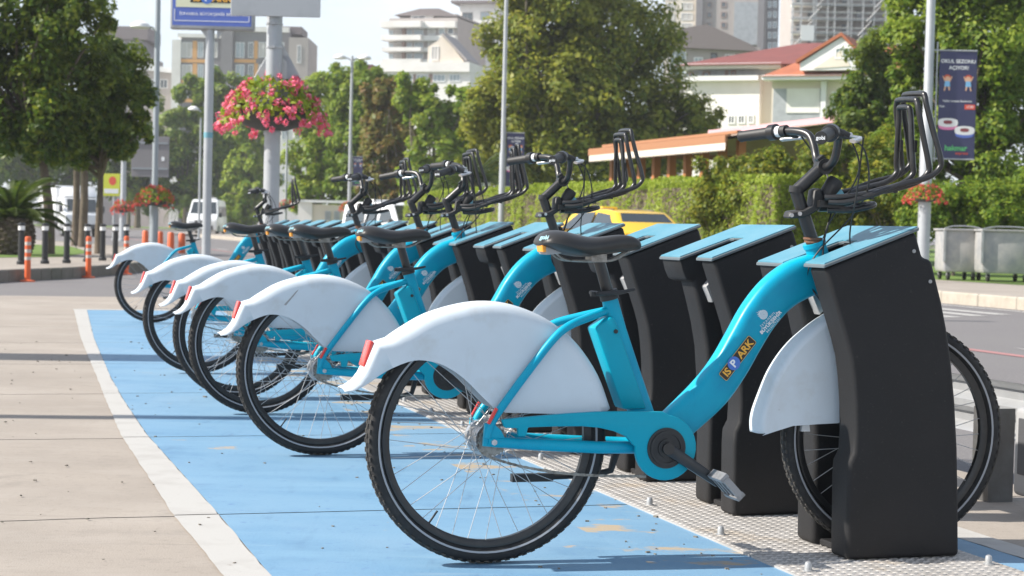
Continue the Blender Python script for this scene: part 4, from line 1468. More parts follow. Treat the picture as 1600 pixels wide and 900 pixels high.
mat('metal_zinc', (0.40, 0.39, 0.375), 0.6, 0.15, noise=(4.0, (0.28, 0.29, 0.305), 0.4, 0.65), dirt=(9.0, (0.46, 0.45, 0.44), 0.6, 0.72), more=[(5.0, (0.30, 0.20, 0.13), 0.68, 0.75, .7)])


def facing(loc):
    """turn of an upright board so that it looks back towards the street corner"""
    return 0.0


def board_M(c, rz=0.0):
    """matrix taking text xy to an upright board facing the street at c"""
    return Matrix.Translation(c) @ Matrix.Rotation(rz, 4, 'Z') @ Matrix.Rotation(math.pi / 2, 4, 'X')


def flower_bowl(label, base, z, wid, seed, near, group='hanging flower bowls', mt='blossom'):
    t = thing('flower_basket', label, 'flower basket', V((base.x, base.y, z)), 0, group)
    r_ = wid * .33
    m = MB()
    m.lathe((0, 0, 0), [(r_ * .35, -wid * .24), (r_ * .75, -wid * .20), (r_ * .97, -wid * .11), (r_, -wid * .02), (r_ * .96, 0)], 28)
    m.build('bowl', 'bowl', t, smooth=40)
    rg = np.random.default_rng(seed)
    n = 1500 if near else 500
    d = rg.normal(size=(n, 3))
    d /= np.linalg.norm(d, axis=1, keepdims=True)
    d[:, 2] = np.abs(d[:, 2]) * .95 - .12
    rad = rg.uniform(.6, 1.0, (n, 1))
    ax = np.array([wid * .47, wid * .47, wid * .27])
    C = d * rad * ax
    edge = np.linalg.norm(C[:, :2], axis=1) / (wid * .5)
    C[:, 2] -= (edge ** 3) * wid * .20
    link('foliage', leaf_mesh('foliage', C, d + rg.normal(size=(n, 3)) * .5 + np.array([0, 0, .4]), wid * .05, seed), 'leaf_bright', t, smooth=0)
    # blossom heads
    nb = 170 if near else 90
    dd = rg.normal(size=(nb, 3))
    dd /= np.linalg.norm(dd, axis=1, keepdims=True)
    dd[:, 2] = np.abs(dd[:, 2]) * .95 - .15
    P = dd * rg.uniform(.86, 1.10, (nb, 1)) * ax
    e = np.linalg.norm(P[:, :2], axis=1) / (wid * .5)
    P[:, 2] -= (e ** 3) * wid * .24
    k = 16
    g = rg.normal(size=(k, 3))
    g /= np.linalg.norm(g, axis=1, keepdims=True)
    s = wid * (.031 if near else .040)
    if near:
        metas = [leaf_mesh('blossom', g * s * rg.uniform(.6, 1.1, (k, 1)), g + rg.normal(size=(k, 3)) * .4, s * 1.15, seed + q) for q in range(4)]
        for i in range(nb):
            o = link('blossom', metas[i % 4], mt, t, smooth=0)
            o.location = P[i]
            sc_ = rg.uniform(.7, 1.25)
            o.scale = (sc_, sc_, sc_)
            o.rotation_euler = rg.uniform(0, 6.28, 3)
    else:
        Q = (P[:, None] + (g * s)[None] * rg.uniform(.6, 1.2, (nb, k, 1))).reshape(-1, 3)
        NN = np.repeat(g[None], nb, 0).reshape(-1, 3) + rg.normal(size=(nb * k, 3)) * .4
        o = link('blossoms', leaf_mesh('blossoms', Q, NN, s * 1.3, seed), mt, t, smooth=0)
        o['kind'] = 'stuff'
    return t


def street_pole(label, px, Y, z0, h, r0, r1, group, mt='pole_grey', collar=None, name='street_pole', cat='pole'):
    b = at(px, 345, Y)
    base = V((b.x, Y, z0))
    t = thing(name, label, cat, base, 0, group)
    m = MB()
    if collar:
        m.lathe((0, 0, 0), [(r0 * 1.5, -.05), (r0 * 1.5, .04), (r0, .06), (r0, collar), (r1 * 1.2, collar + .12), (r1, h)], 18)
    else:
        m.lathe((0, 0, 0), [(r0 * 1.5, -.05), (r0 * 1.5, .04), (r0, .06), (r1, h)], 18)
    m.build('post', mt, t, smooth=40)
    return t, base


# thick flower pole with sign backs
t, base = street_pole('thick grey pole carrying the big flower basket and grey sign backs', 423, 20, 0, 7.0, .092, .082, 'street poles')
MB().lathe((0, 0, 1.9), [(.096, 0), (.10, .02), (.096, .04)], 18).build('pole_band', 'pole_grey', t)
for z in (2.86, 3.12):
    m = MB().lathe((0, 0, z), [(.086, 0), (.094, .004), (.094, .022), (.086, .026)], 18)
    m.box((0, -.10, z + .013), (.05, .04, .03))
    m.build('clamp', 'galvanised', t)
top = at(431, 28, 20)
m = MB().box2((-.47, -.135, top.z - base.z), (.52, -.120, top.z - base.z + .62))
sg_ = m.build('sign_back', 'sign_grey', t, bevel=.006, seg=1)
m = MB()
for z in (.10, .42):
    m.box2((-.40, -.12, top.z + z), (.45, -.098, top.z + z + .035))
m.build('sign_rail', 'galvanised', sg_)
tri_c = at(425, 105, 20).z
m = MB().prism([(-.36, tri_c - .34), (.42, tri_c - .34), (.03, tri_c + .36)], .105, .118)
m.build('triangular_sign_back', 'sign_grey', t, bevel=.004, seg=1)
flower_bowl('big bowl of pink geraniums hung round the thick grey pole', base, at(425, 160, 20).z, 1.30, 3, True)

# parking sign
t, base = street_pole('grey pole holding up the blue and cream parking sign', 323, 30, 0, at(323, 46, 30).z, .075, .075, 'street poles')
zb = at(326, 47, 30).z
sgn = thing('parking_sign', 'blue and cream parking sign box on the slim pole, cut off by the top edge', 'sign', base + V((.04, 0, zb)))
MB().box2((-.70, -.10, 0), (.70, .10, 1.15)).build('sign_case', 'sign_grey', sgn, bevel=.03, seg=3)
MB().box2((-.655, -.106, .06), (.655, -.1005, 1.09)).build('blue_panel', 'sign_blue', sgn)
cp = MB().box2((-.60, -.110, .36), (.60, -.1065, 1.05)).build('cream_panel', 'sign_cream', sgn)
m = MB()
m.box2((-.62, -.1095, .13), (.62, -.1065, .142))
for sx in (-1, 1):
    m.box2((sx * .62 - .006, -.1095, .142), (sx * .62 + .006, -.1065, .33))
m.build('white_rule', 'print_white', sgn)
letter('İSTANBUL BÜYÜKŞEHİR BELEDİYESİ', .062, 'print_white', board_M((.03, -.1105, .25)), sgn, 'sign_lettering', .001, 1.12)
m = MB().box2((-.36, -.1135, .44), (.36, -.1110, .60)).build('logo_plate', 'sticker_black', sgn)
letter('IS', .17, 'sticker_yellow', board_M((-.255, -.1140, .515)), sgn, 'sign_lettering', .006)
letter('ARK', .17, 'sticker_yellow', board_M((.165, -.1140, .515)), sgn, 'sign_lettering', .006)
m = MB()
m.add([(-.085 + .10 * math.cos(6.2832 * i / 30), -.1145, .52 + .10 * math.sin(6.2832 * i / 30)) for i in range(30)], [tuple(range(30))])
m.build('logo_disc', 'sticker_blue', sgn, fix=False)
letter('P', .15, 'print_white', board_M((-.085, -.1155, .515)), sgn, 'sign_lettering', .006)
m = MB()
for sx in (-1, 1):
    m.prism([(sx * .075, -.002), (sx * .20, -.002), (sx * .075, -.16)], -.012, .012)
m.build('bracket', 'galvanised', sgn)
MB().lathe((0, 0, 2.32), [(.0755, 0), (.077, .002), (.077, .09), (.0755, .092)], 18).build('pole_sticker', 'print_cyan', t)


def lamp_head(parent, z, side, L, m_arm='pole_grey', sc=1.0):
    m = MB()
    m.tube([(0, 0, z - .10), (side * L * .3, 0, z + .02), (side * L * .75, 0, z + .03)], .035 * sc, 8)
    m.build('lamp_arm', m_arm, parent)
    h = MB()
    h.lathe((side * L, 0, z + .02), [(.26 * sc, -.03), (.30 * sc, .0), (.26 * sc, .09 * sc), (.12 * sc, .17 * sc), (.03, .19 * sc)], 20)
    h.build('lamp_head', 'lunch_white', parent)


GLP = 'street lamps along the road'
t, base = street_pole('tall lamp post with a red flower bowl beside the smaller dark tree', 241, 50, 0, 8.0, .115, .072, GLP, 'pole_grey_dark', 1.15, 'street_lamp', 'street lamp')
lamp_head(t, at(240, 44, 50).z, -1, .48, sc=.95)
flower_bowl('bowl of red flowers on the lamp post behind the farthest bicycle', base, at(241, 305, 50).z, 1.22, 8, True, mt='blossom_red')
t, base = street_pole('shorter pale lamp post left of the tall one, with its own flower bowl', 192, 80, 0, 5.2, .16, .11, GLP, 'pole_grey', 1.2, 'street_lamp', 'street lamp')
lamp_head(t, 5.2, 1, .5)
flower_bowl('small distant bowl of orange red flowers right of the white truck', base, at(195, 322, 80).z, 1.2, 9, False, mt='blossom_red')
t, base = street_pole('double armed lamp post in front of the green middle trees', 545, 80, .13, at(548, 92, 80).z, .085, .06, GLP, 'pole_grey', None, 'street_lamp', 'street lamp')
for s_ in (-1, 1):
    lamp_head(t, at(548, 92, 80).z - .13, s_, .55)
flower_bowl('bowl of orange flowers low on the double armed lamp post', base, at(538, 322, 80).z, .95, 10, False, mt='blossom_red')
t, base = street_pole('thin distant lamp post just right of the thick flower pole', 446, 112, .13, 7.0, .09, .06, GLP, 'pole_grey', None, 'street_lamp', 'street lamp')
lamp_head(t, 6.9, -1, .5)
flower_bowl('tiny distant bowl of orange flowers behind the farthest handlebar', base, at(446, 318, 112).z, 1.1, 14, False, mt='blossom_red')
t, base = street_pole('thin grey lamp post among the trees right of the parking sign pole', 311, 95, .0, 6.4, .07, .05, GLP, 'pole_grey', None, 'street_lamp', 'street lamp')
lamp_head(t, at(311, 172, 95).z, -1, .4)


def figure_print(parent, M, flip):
    """small printed child figure: hair, face, clothes, arms"""
    def blob(pts_, m_, dz):
        mb = MB()
        mb.add([M @ V((p[0] * flip, p[1], dz)) for p in pts_], [tuple(range(len(pts_)))])
        mb.build('printed_child', m_, parent, smooth=0, fix=False)

    def ell(cx, cy, a, b_, n=14):
        return [(cx + a * math.cos(6.2832 * i / n), cy + b_ * math.sin(6.2832 * i / n)) for i in range(n)]
    blob(ell(0, .10, .075, .07), 'hair_print', .0005)
    blob(ell(.005, .085, .052, .05), 'skin_print', .001)
    blob([(-.055, .03), (-.10, .13), (-.085, .14), (-.03, .04), (.03, .04), (.085, .14), (.10, .13), (.055, .02)], 'skin_print', .0007)
    blob([(-.045, .04), (.045, .04), (.06, -.07), (-.06, -.07)], 'cloth_print', .0012)
    blob([(-.05, -.07), (-.07, -.15), (-.045, -.155), (-.02, -.07)], 'skin_print', .0009)
    blob([(.05, -.07), (.06, -.14), (.035, -.155), (.015, -.07)], 'skin_print', .0009)


def banner(label, base, x0, x1, z0, z1, yoff, full, group='street banners'):
    """hanging cloth banner on two short arms, right of its pole"""
    t = thing('street_banner', label, 'banner', base + V(((x0 + x1) / 2, yoff, z0)), 0, group)
    w, h = x1 - x0, z1 - z0
    m = MB()
    nx, nz = 8, 12
    vs_ = []
    for sgn_ in (0, 1):
        for i in range(nx + 1):
            for j in range(nz + 1):
                u, v_ = i / nx, j / nz
                vs_.append((-w / 2 + w * u, .012 * math.sin(u * 7 + 1) * (1 - v_ * .6) * 0 + (.004 if sgn_ else 0), h * v_))
    k = (nx + 1) * (nz + 1)
    for i in range(nx):
        for j in range(nz):
            a = i * (nz + 1) + j
            m.f.append((a, a + nz + 1, a + nz + 2, a + 1))
            m.f.append((k + a, k + a + 1, k + a + nz + 2, k + a + nz + 1))
    m.v = vs_
    m.build('cloth', 'banner_navy', t, smooth=60, fix=False)
    m = MB()
    for z in (0, h):
        m.cyl((-w / 2 - .12, .002, z), (w / 2, .002, z), .014, 8)
    m.cyl((-w / 2 - .045, .002, -.05), (-w / 2 - .045, .002, h + .15), .014, 8)
    m.build('banner_rod', 'pole_grey', t)
    f = -.004

    def bm_(x, z):
        return board_M((x * w, f, z * h))
    letter('OKUL SEZONU', w * .135, 'print_white', bm_(0.0, .90), t, 'banner_lettering', .002)
    letter('AÇIYOR!', w * .135, 'print_white', bm_(0.02, .84), t, 'banner_lettering', .002)
    figure_print(t, Matrix.Translation((-w * .28, f, h * .70)) @ Matrix.Rotation(math.pi / 2, 4, 'X') @ Matrix.Scale(w / .75, 4), 1)
    figure_print(t, Matrix.Translation((w * .28, f, h * .70)) @ Matrix.Rotation(math.pi / 2, 4, 'X') @ Matrix.Scale(w / .75, 4), -1)
    if full:
        letter('Hafıza Lavanta Beslenme', w * .078, 'print_white', bm_(0, .535), t, 'banner_lettering', .0006)
        letter('Kabı', w * .078, 'print_white', bm_(-.40, .485), t, 'banner_lettering', .0006)
        mb = MB()
        mb.add([(w * .20, f, h * .46), (w * .48, f, h * .46), (w * .48, f, h * .505), (w * .20, f, h * .505)], [(0, 1, 2, 3)])
        mb.build('price_tag', 'banner_red', t, fix=False)
        letter('17,90', w * .085, 'print_white', board_M((w * .34, f - .002, h * .4825)), t, 'banner_lettering', .001)
    for (cx, cz, m1) in ((-.23, .335, 'lunch_pink'), (.22, .265, 'sign_blue')):
        for kk, (m_, sx, sz, dz) in enumerate(((m1, .25, .040, -.028), ('lunch_white', .27, .042, 0), ('lunch_dark', .12, .018, .004))):
            mb = MB()
            mb.add([(w * cx + w * sx * math.cos(6.2832 * i / 18) * (1 if abs(math.cos(6.2832 * i / 18)) > .3 else 1), f - .0006 * kk, h * (cz + dz) + h * sz * math.copysign(abs(math.sin(6.2832 * i / 18)) ** .6, math.sin(6.2832 * i / 18))) for i in range(18)], [tuple(range(18))])
            mb.build('printed_lunch_box', m_, t, fix=False)
    letter('hakmar', w * .20, 'banner_green', bm_(0, .10), t, 'banner_lettering', .003)
    letter('express', w * .11, 'banner_red', bm_(.16, .055), t, 'banner_lettering', .001)
    return t


GBP = 'banner poles along the road'
t, base = street_pole('white painted banner pole right of the first dock, cut off at the top', 1444, 33, .13, 8.0, .115, .072, GBP, 'pole_grey', 3.0)
a, c = at(1463, 248, 33), at(1527, 80, 33)
banner('navy school season banner on the pole at the right, in full view', base, a.x - base.x, c.x - base.x, a.z - .13, c.z - .13, -.02, True)
flower_bowl('red flower bowl low on the right banner pole, behind the carrier loops', base, at(1450, 300, 33).z, .80, 15, True, mt='blossom_red')
t, base = street_pole('slim banner pole in front of the great plane tree', 783, 58, .13, 9.0, .10, .06, GBP, 'pole_grey', 3.2)
a, c = at(790, 291, 58), at(820, 208, 58)
banner('navy school season banner on the slim pole before the plane tree', base, a.x - base.x, c.x - base.x, a.z - .13, c.z - .13, -.02, True)
b_ = at(545, 330, 80)
a, c = at(551, 290, 80), at(567, 245, 80)
banner('tiny far banner on the double armed lamp post', V((b_.x, 80, .13)), a.x - b_.x, c.x - b_.x, a.z - .13, c.z - .13, -.02, False)

# bollards and flexible marker posts on the left
bol = thing('bollard', 'bollard', 'bollard')
MB().lathe((0, 0, 0), [(.075, 0), (.075, .05), (.055, .07), (.05, .55), (.062, .56), (.062, .575)], 16).build('post', 'iron_black', bol)
MB().lathe((0, 0, .5752), [(.056, 0), (.056, .075)], 16).build('white_band', 'lunch_white', bol)
MB().lathe((0, 0, .6505), [(.064, 0), (.064, .03), (.04, .05)], 16).build('cap', 'iron_black', bol)
BOL = [(33, 413, 'first'), (70, 412, 'second'), (104, 411, 'third'), (136, 409, 'fourth'), (160, 407, 'fifth'), (180, 406, 'sixth'), (197, 404, 'seventh')]
for i, (px, py, od) in enumerate(BOL):
    o = bol if i == 0 else copy_tree(bol)
    Yb = .79 * FPX / (py - (341 + .024 * (px - 100)))
    p = at(px, py, Yb)
    o.location = (p.x, Yb, .13)
    tag(o, 'black bollard with a white band, %s from the left along the island kerb' % od, 'bollard', 'bollards along the island kerb')
mp = thing('marker_post', 'post', 'marker post')
MB().lathe((0, 0, -.03), [(.11, 0), (.11, .02), (.045, .035), (.045, .13)], 16).build('foot', 'orange_post', mp)
for k, (z, hh_) in enumerate(((.10, .19), (.29, .05), (.34, .06), (.40, .05), (.45, .06), (.51, .05), (.56, .05))):
    MB().lathe((0, 0, z), [(.045, 0), (.045, hh_ - .0002)], 16).build('band', 'orange_post' if k % 2 == 0 else 'band_white', mp)
MB().lathe((0, 0, .61), [(.045, 0), (.042, .02), (.03, .03)], 16).build('cap', 'orange_post', mp)
for i, (px, py, lab) in enumerate(((43, 440, 'orange and white flexible post at the far left, before the dark kerb'), (138, 434, 'orange and white flexible post below the smaller dark tree'), (197, 429, 'orange and white flexible post behind the farthest rear mudguard'))):
    o = mp if i == 0 else copy_tree(mp)
    Yb = .95 * FPX / (py - (341 + .024 * (px - 100)))
    p = at(px, py, Yb)
    o.location = (p.x, Yb, 0)
    tag(o, lab, 'marker post', 'flexible posts before the island')
sp0 = thing('stub_post', 'stub', 'post')
MB().lathe((0, 0, -.03), [(.11, 0), (.11, .03), (.10, .55), (.07, .60)], 16).build('post', 'orange_post', sp0)
for i, (px, od) in enumerate(((227, 'first'), (250, 'second'), (267, 'third'), (284, 'fourth'))):
    o = sp0 if i == 0 else copy_tree(sp0)
    Yb = 62 - i * 3
    o.location = (at(px, 380, Yb).x, Yb, 0)
    tag(o, 'short plain orange post behind the farthest bicycle, %s from the left' % od, 'post', 'short orange posts by the lamp')

# guard rail beside the road, behind the docks
gr = thing('guard_rail', 'grey steel guard rail along the road behind the docks', 'guard rail', rowpt(1.0, 2.12))
prof = [(0, .415), (.012, .405), (.045, .385), (.045, .350), (.006, .325), (.006, .300), (.045, .275), (.045, .240), (.012, .220), (0, .21)]
m = MB()
P0, P1_ = -6.0, 30.0
rr = [P0 + (P1_ - P0) * i / 24 for i in range(25)]
vs_ = []
for r in rr:
    for (f, z) in prof:
        p = rowpt(r, 2.22 + f * 1.0, z) - gr.location
        vs_.append(p)
    for (f, z) in prof:
        p = rowpt(r, 2.217 + f * 1.0, z) - gr.location
        vs_.append(p)
k = len(prof)
for i in range(24):
    for j in range(k - 1):
        m.f.append((i * 2 * k + j, i * 2 * k + j + 1, (i + 1) * 2 * k + j + 1, (i + 1) * 2 * k + j))
        m.f.append((i * 2 * k + k + j, (i + 1) * 2 * k + k + j, (i + 1) * 2 * k + k + j + 1, i * 2 * k + k + j + 1))
m.v = [tuple(v) for v in vs_]
m.build('rail_beam', 'galvanised', gr, smooth=30, fix=False)
for j in range(8):
    r = 0.86 + (j - 1) * 2.0
    p = rowpt(r, 2.13) - gr.location
    m = MB()
    Mx = Matrix.Rotation(TH, 3, 'Z')
    for (dx, dy, sx, sy) in ((0, -.05, .10, .008), (0, .05, .10, .008), (-.046, 0, .008, .092)):
        m.box(p + Mx @ V((dx, dy, .165)) , (sx, sy, .33), Mx)
    m.build('rail_post', 'rail_steel', gr, smooth=0)
    if j < 3:
        m = MB()
        q = rowpt(r - .62, 2.18, .40) - gr.location
        m.cyl(q, q - FW * .02, .014, 8)
        m.build('rail_bolt', 'galvanised', gr)
rb = thing('reflector_box', 'grey plastic box with a dark face at the right edge, fixed beside the guard rail', 'box', rowpt(.50, 2.09, .0))
rb.rotation_euler = (0, 0, TH)
MB().box((0, 0, .21), (.10, .20, .30)).build('case', 'grey_plastic', rb, bevel=.02, seg=3)
MB().box((-.052, 0, .23), (.006, .13, .19)).build('face', 'grey_trim', rb, bevel=.002, seg=1)
MB().box((0, 0, .03), (.03, .06, .08)).build('foot', 'metal_zinc', rb)


# waste containers
def bin_(label, px0, px1, Y):
    a, c = at(px0, 400, Y), at(px1, 400, Y)
    w = c.x - a.x
    t = thing('waste_container', label, 'waste container', V(((a.x + c.x) / 2, Y, .135)), 0, 'waste containers beyond the road')
    m = MB()
    hw = w / 2
    pts_ = [(-hw * .93, .16), (hw * .93, .16), (hw * .985, .24), (hw, .98), (-hw, .98), (-hw * .985, .24)]
    m.prism(pts_, -.42, .42)
    m.build('body', 'metal_zinc', t, bevel=.018, seg=2)
    MB().box2((-hw - .03, -.46, .96), (hw + .03, .46, 1.0)).build('rim', 'metal_zinc', t, bevel=.008, seg=1)
    m = MB()
    m.tube(spline([(-hw - .02, -.45, 1.0), (-hw * .5, -.4, 1.05), (hw * .5, -.4, 1.05), (hw + .02, -.45, 1.0)], 4), .012, 6)
    m.build('lid_bar', 'galvanised', t)
    for sx in (-1, 1):
        m = MB().box2((sx * (hw + .012) - .02, -.46, .35), (sx * (hw + .012) + .02, -.40, .96))
        m.build('lifting_rail', 'galvanised', t)
        for sy in (-.34, .34):
            m = MB()
            m.cyl((sx * hw * .72 - .025, sy, .075), (sx * hw * .72 + .025, sy, .075), .075, 16)
            w_ = m.build('castor', 'rubber', t)
            MB().box((sx * hw * .72, sy, .13), (.07, .05, .09)).build('castor_fork', 'galvanised', w_)
    return t


bin_('dented galvanised waste container nearer the banner pole', 1468, 1522, 35.2)
bin_('wider galvanised waste container at the right edge, with a pale side', 1526, 1606, 34.6)

# off-frame poles to the left whose shadows cross the paving
t = thing('utility_post', 'square concrete post left of the picture that shades the paving', 'post', V((-8.6, 11.15, 0)))
MB().box2((-.27, -.27, -.02), (.27, .27, 7.2)).build('shaft', 'kerb_stone', t, bevel=.03, seg=1)
t = thing('utility_pole', 'slim lamp pole left of the picture that shades the paving', 'pole', V((-7.4, 7.62, 0)))
MB().lathe((0, 0, -.02), [(.16, 0), (.16, .03), (.085, .05), (.075, 6.6)], 14).build('shaft', 'pole_grey', t)

# ------------------------------------------------------------------ vehicles
def wheel_part(t, x, y, r_, w=.2):
    m = MB().cyl((x, y - w / 2, r_), (x, y + w / 2, r_), r_, 22)
    o = m.build('wheel', 'rubber', t, smooth=35)
    s = 1 if y > 0 else -1
    MB().cyl((x, y + s * w / 2, r_), (x, y + s * (w / 2 + .006), r_), r_ * .62, 18).build('hubcap', 'galvanised', o, smooth=35)


def vehicle(name, label, cat, loc, rz, paint, prof, belt, roof_z, width, glass_polys, front, rear, wheels, wr, group=None, extra=None, inset=.13):
    """side outline prof [(x, z)] with x forward; sides lean in above the belt line"""
    t = thing(name, label, cat, loc, rz, group)
    m = MB()
    hw = width / 2

    def half(z):
        return hw - (max(0.0, z - belt) / max(.01, roof_z - belt)) * inset - (max(0, .45 - z) * .12)
    n = len(prof)
    L = [(x, half(z), z) for x, z in prof]
    Rr = [(x, -half(z), z) for x, z in prof]
    m.add(L + Rr, [tuple(range(n)), tuple(range(2 * n - 1, n - 1, -1))] + [(i, i + n, (i + 1) % n + n, (i + 1) % n) for i in range(n)])
    m.build('body', paint, t, bevel=.045, seg=3, smooth=45)
    for poly in glass_polys:             # side windows, both sides
        for sgn_ in (1, -1):
            mb = MB()
            a = [(x, sgn_ * (half(z) + .006), z) for x, z in poly]
            b = [(x, sgn_ * (half(z) - .012), z) for x, z in poly]
            k = len(poly)
            mb.add(a + b, [tuple(range(k)), tuple(range(2 * k - 1, k - 1, -1))] + [(i, i + k, (i + 1) % k + k, (i + 1) % k) for i in range(k)])
            mb.build('side_window', 'car_glass', t, smooth=0)
    for nm, ((x0, z0), (x1, z1)), sgn_ in (('windscreen', front, 1), ('rear_window', rear, -1)):
        if x0 is None:
            continue
        nx, nz = (z1 - z0), -(x1 - x0)
        ln = math.hypot(nx, nz)
        ox, oz = abs(nx) / ln * .008 * sgn_, .008 * abs(nz) / ln
        h0, h1 = half(z0) - .10, half(z1) - .10
        mb = MB()
        a = [(x0 + ox, h0, z0 + oz), (x0 + ox, -h0, z0 + oz), (x1 + ox, -h1, z1 + oz), (x1 + ox, h1, z1 + oz)]
        b = [(x - ox * 2.5, y, z - oz * 2.5) for x, y, z in a]
        mb.add(a + b, [(0, 1, 2, 3), (7, 6, 5, 4), (0, 4, 5, 1), (1, 5, 6, 2), (2, 6, 7, 3), (3, 7, 4, 0)])
        mb.build(nm, 'car_glass', t, smooth=0)
    for x in wheels:
        for s in (-1, 1):
            wheel_part(t, x, s * (hw - .09), wr)
    if extra:
        extra(t, half)
    return t


def lights(t, x, z, hw, m_, nm, sx=.04, sy=.30, sz=.16):
    for s in (-1, 1):
        MB().box((x, s * (hw - sy / 2 - .02), z), (sx, sy, sz)).build(nm, m_, t, bevel=.01, seg=1)


def taxi_extra(t, half):
    lights(t, -2.13, .80, .86, 'red_lens', 'tail_light', .05, .26, .2)
    MB().box((-2.17, 0, .50), (.06, 1.5, .18)).build('rear_bumper', 'grey_trim', t, bevel=.03, seg=1)
    MB().box((-2.16, 0, .78), (.03, .52, .12)).build('number_plate', 'print_white', t)
    MB().box((.05, 0, 1.475), (.14, .42, .11)).build('roof_sign', 'taxi_yellow', t, bevel=.02, seg=1)
    for s in (-1, 1):
        MB().tube([(.55, s * .52, 1.425), (-.2, s * .54, 1.475), (-1.1, s * .53, 1.445)], .016, 8).build('roof_rail', 'grey_trim', t)
        MB().box((.85, s * .98, .98), (.10, .18, .13)).build('door_mirror', 'taxi_yellow', t, bevel=.02, seg=1)


CAR = [(-2.15, .30), (-2.20, .60), (-2.15, .92), (-1.98, .98), (-1.42, 1.40), (-.9, 1.455), (.0, 1.455), (.45, 1.40), (1.05, .99), (1.75, .90), (2.08, .72), (2.12, .40), (2.0, .24), (-1.95, .24)]
CAR_G = [[(-1.62, 1.0), (-1.22, 1.33), (-.62, 1.385), (-.62, .99)], [(-.52, .99), (-.52, 1.388), (.22, 1.37), (.80, 1.0)]]
ctr = at(950, 400, 37.5)
RROW = math.atan2(RW.y, RW.x)
vehicle('taxi', 'yellow taxi seen from behind over the docks, by the clipped hedge', 'car', (ctr.x + .25, 42.0, -.03), RROW + R(10), 'taxi_yellow', CAR, .95, 1.455, 1.76,
        CAR_G, ((1.02, 1.0), (.48, 1.36)), ((-1.93, 1.0), (-1.46, 1.37)), (-1.3, 1.35), .31, extra=taxi_extra, inset=.24)
c2 = at(728, 350, 78)
vehicle('taxi', 'small distant yellow taxi half hidden behind the third bicycle', 'car', (c2.x, 78, -.03), RROW, 'taxi_yellow', CAR, .95, 1.455, 1.76,
        CAR_G, ((1.02, 1.0), (.48, 1.36)), ((-1.93, 1.0), (-1.46, 1.37)), (-1.3, 1.35), .31, extra=taxi_extra, inset=.24)
VAN = [(-2.75, .35), (-2.80, .9), (-2.72, 2.25), (-2.5, 2.42), (1.0, 2.45), (1.35, 2.35), (2.05, 1.45), (2.65, 1.15), (2.78, .8), (2.78, .40), (2.6, .30), (-2.6, .30)]


def van_extra(t, half):
    lights(t, 2.74, .88, .92, 'print_white', 'headlight', .08, .28, .26)
    MB().box((2.80, 0, .55), (.05, 1.5, .30)).build('bumper', 'grey_trim', t, bevel=.02, seg=1)
    MB().box((2.76, 0, .95), (.06, .95, .16)).build('grille', 'grey_trim', t)
    MB().box((2.83, 0, .52), (.012, .5, .11)).build('number_plate', 'print_white', t)
    lights(t, -2.79, 1.1, .92, 'red_lens', 'tail_light', .04, .12, .5)
    for s in (-1, 1):
        MB().box((1.75, s * 1.10, 1.42), (.12, .20, .30)).build('door_mirror', 'grey_trim', t, bevel=.02, seg=1)
    MB().box((-1.2, 0, 2.52), (.9, .9, .14)).build('roof_unit', 'lunch_white', t, bevel=.03, seg=1)


VAN_G = [[(.55, 1.35), (.55, 2.0), (1.32, 2.0), (1.75, 1.42)], [(-.6, 1.35), (-.6, 2.0), (.35, 2.0), (.35, 1.35)], [(-2.4, 1.35), (-2.4, 2.0), (-.8, 2.0), (-.8, 1.35)]]
c3 = at(316, 350, 120)
vehicle('minivan', 'white minivan coming towards the camera on the far road', 'van', (c3.x, 122, -.03), R(-88), 'car_white', VAN, 1.35, 2.45, 2.0, VAN_G,
        ((2.02, 1.48), (1.40, 2.28)), ((None, None), (None, None)), (-1.75, 1.75), .35, extra=van_extra, inset=.16)
c4 = at(606, 350, 74)
vehicle('minivan', 'white van behind the docks, its roof and windscreen showing between handlebars', 'van', (c4.x, 76, -.03), RROW + R(180) + R(18), 'car_white', VAN, 1.35, 2.15, 2.0, VAN_G,
        ((2.02, 1.48), (1.40, 2.28)), ((None, None), (None, None)), (-1.75, 1.75), .35, extra=van_extra, inset=.16).scale = (.95, .95, .80)


# white box truck on the left
c5 = at(104, 375, 96)
tk = thing('box_truck', 'white box truck parked behind the slim palms on the left', 'truck', (c5.x, 97, -.03), R(-62))
TR = [(.95, .45), (.95, 2.05), (1.2, 2.12), (1.9, 2.05), (2.35, 1.30), (2.55, 1.15), (2.6, .45)]
m = MB().prism(TR, -.98, .98)
m.build('cab', 'car_white', tk, bevel=.06, seg=3, smooth=45)
MB().prism([(.95, 2.09), (1.05, 2.55), (1.35, 2.6), (1.85, 2.10)], -.9, .9).build('wind_deflector', 'car_white', tk, bevel=.05, seg=2)
MB().box2((-3.2, -1.08, .75), (.85, 1.08, 2.70)).build('cargo_box', 'car_white', tk, bevel=.03, seg=1)
MB().box2((-3.1, -.45, .45), (2.3, .45, .72)).build('chassis', 'grey_trim', tk)
for s in (-1, 1):
    MB().prism([(1.15, 1.25), (1.15, 1.90), (1.78, 1.90), (2.12, 1.30)], s * .975, s * .992).build('side_window', 'car_glass', tk)
    MB().box((2.2, s * 1.12, 1.45), (.10, .16, .35)).build('door_mirror', 'grey_trim', tk, bevel=.02, seg=1)
    MB().box((2.585, s * .72, .80), (.05, .30, .2)).build('headlight', 'print_white', tk, bevel=.01, seg=1)
    for x in (1.75, -2.0):
        wheel_part(tk, x, s * .86, .38, .24)
m = MB()
m.add([(2.365, -.82, 1.32), (2.365, .82, 1.32), (1.945, .76, 1.98), (1.945, -.76, 1.98)], [(0, 1, 2, 3)])
m.v = [(x + .02, y, z + .015) for x, y, z in m.v]
m.build('windscreen', 'car_glass', tk, fix=False)
MB().box((2.62, 0, .55), (.06, 1.8, .22)).build('bumper', 'grey_trim', tk, bevel=.02, seg=1)

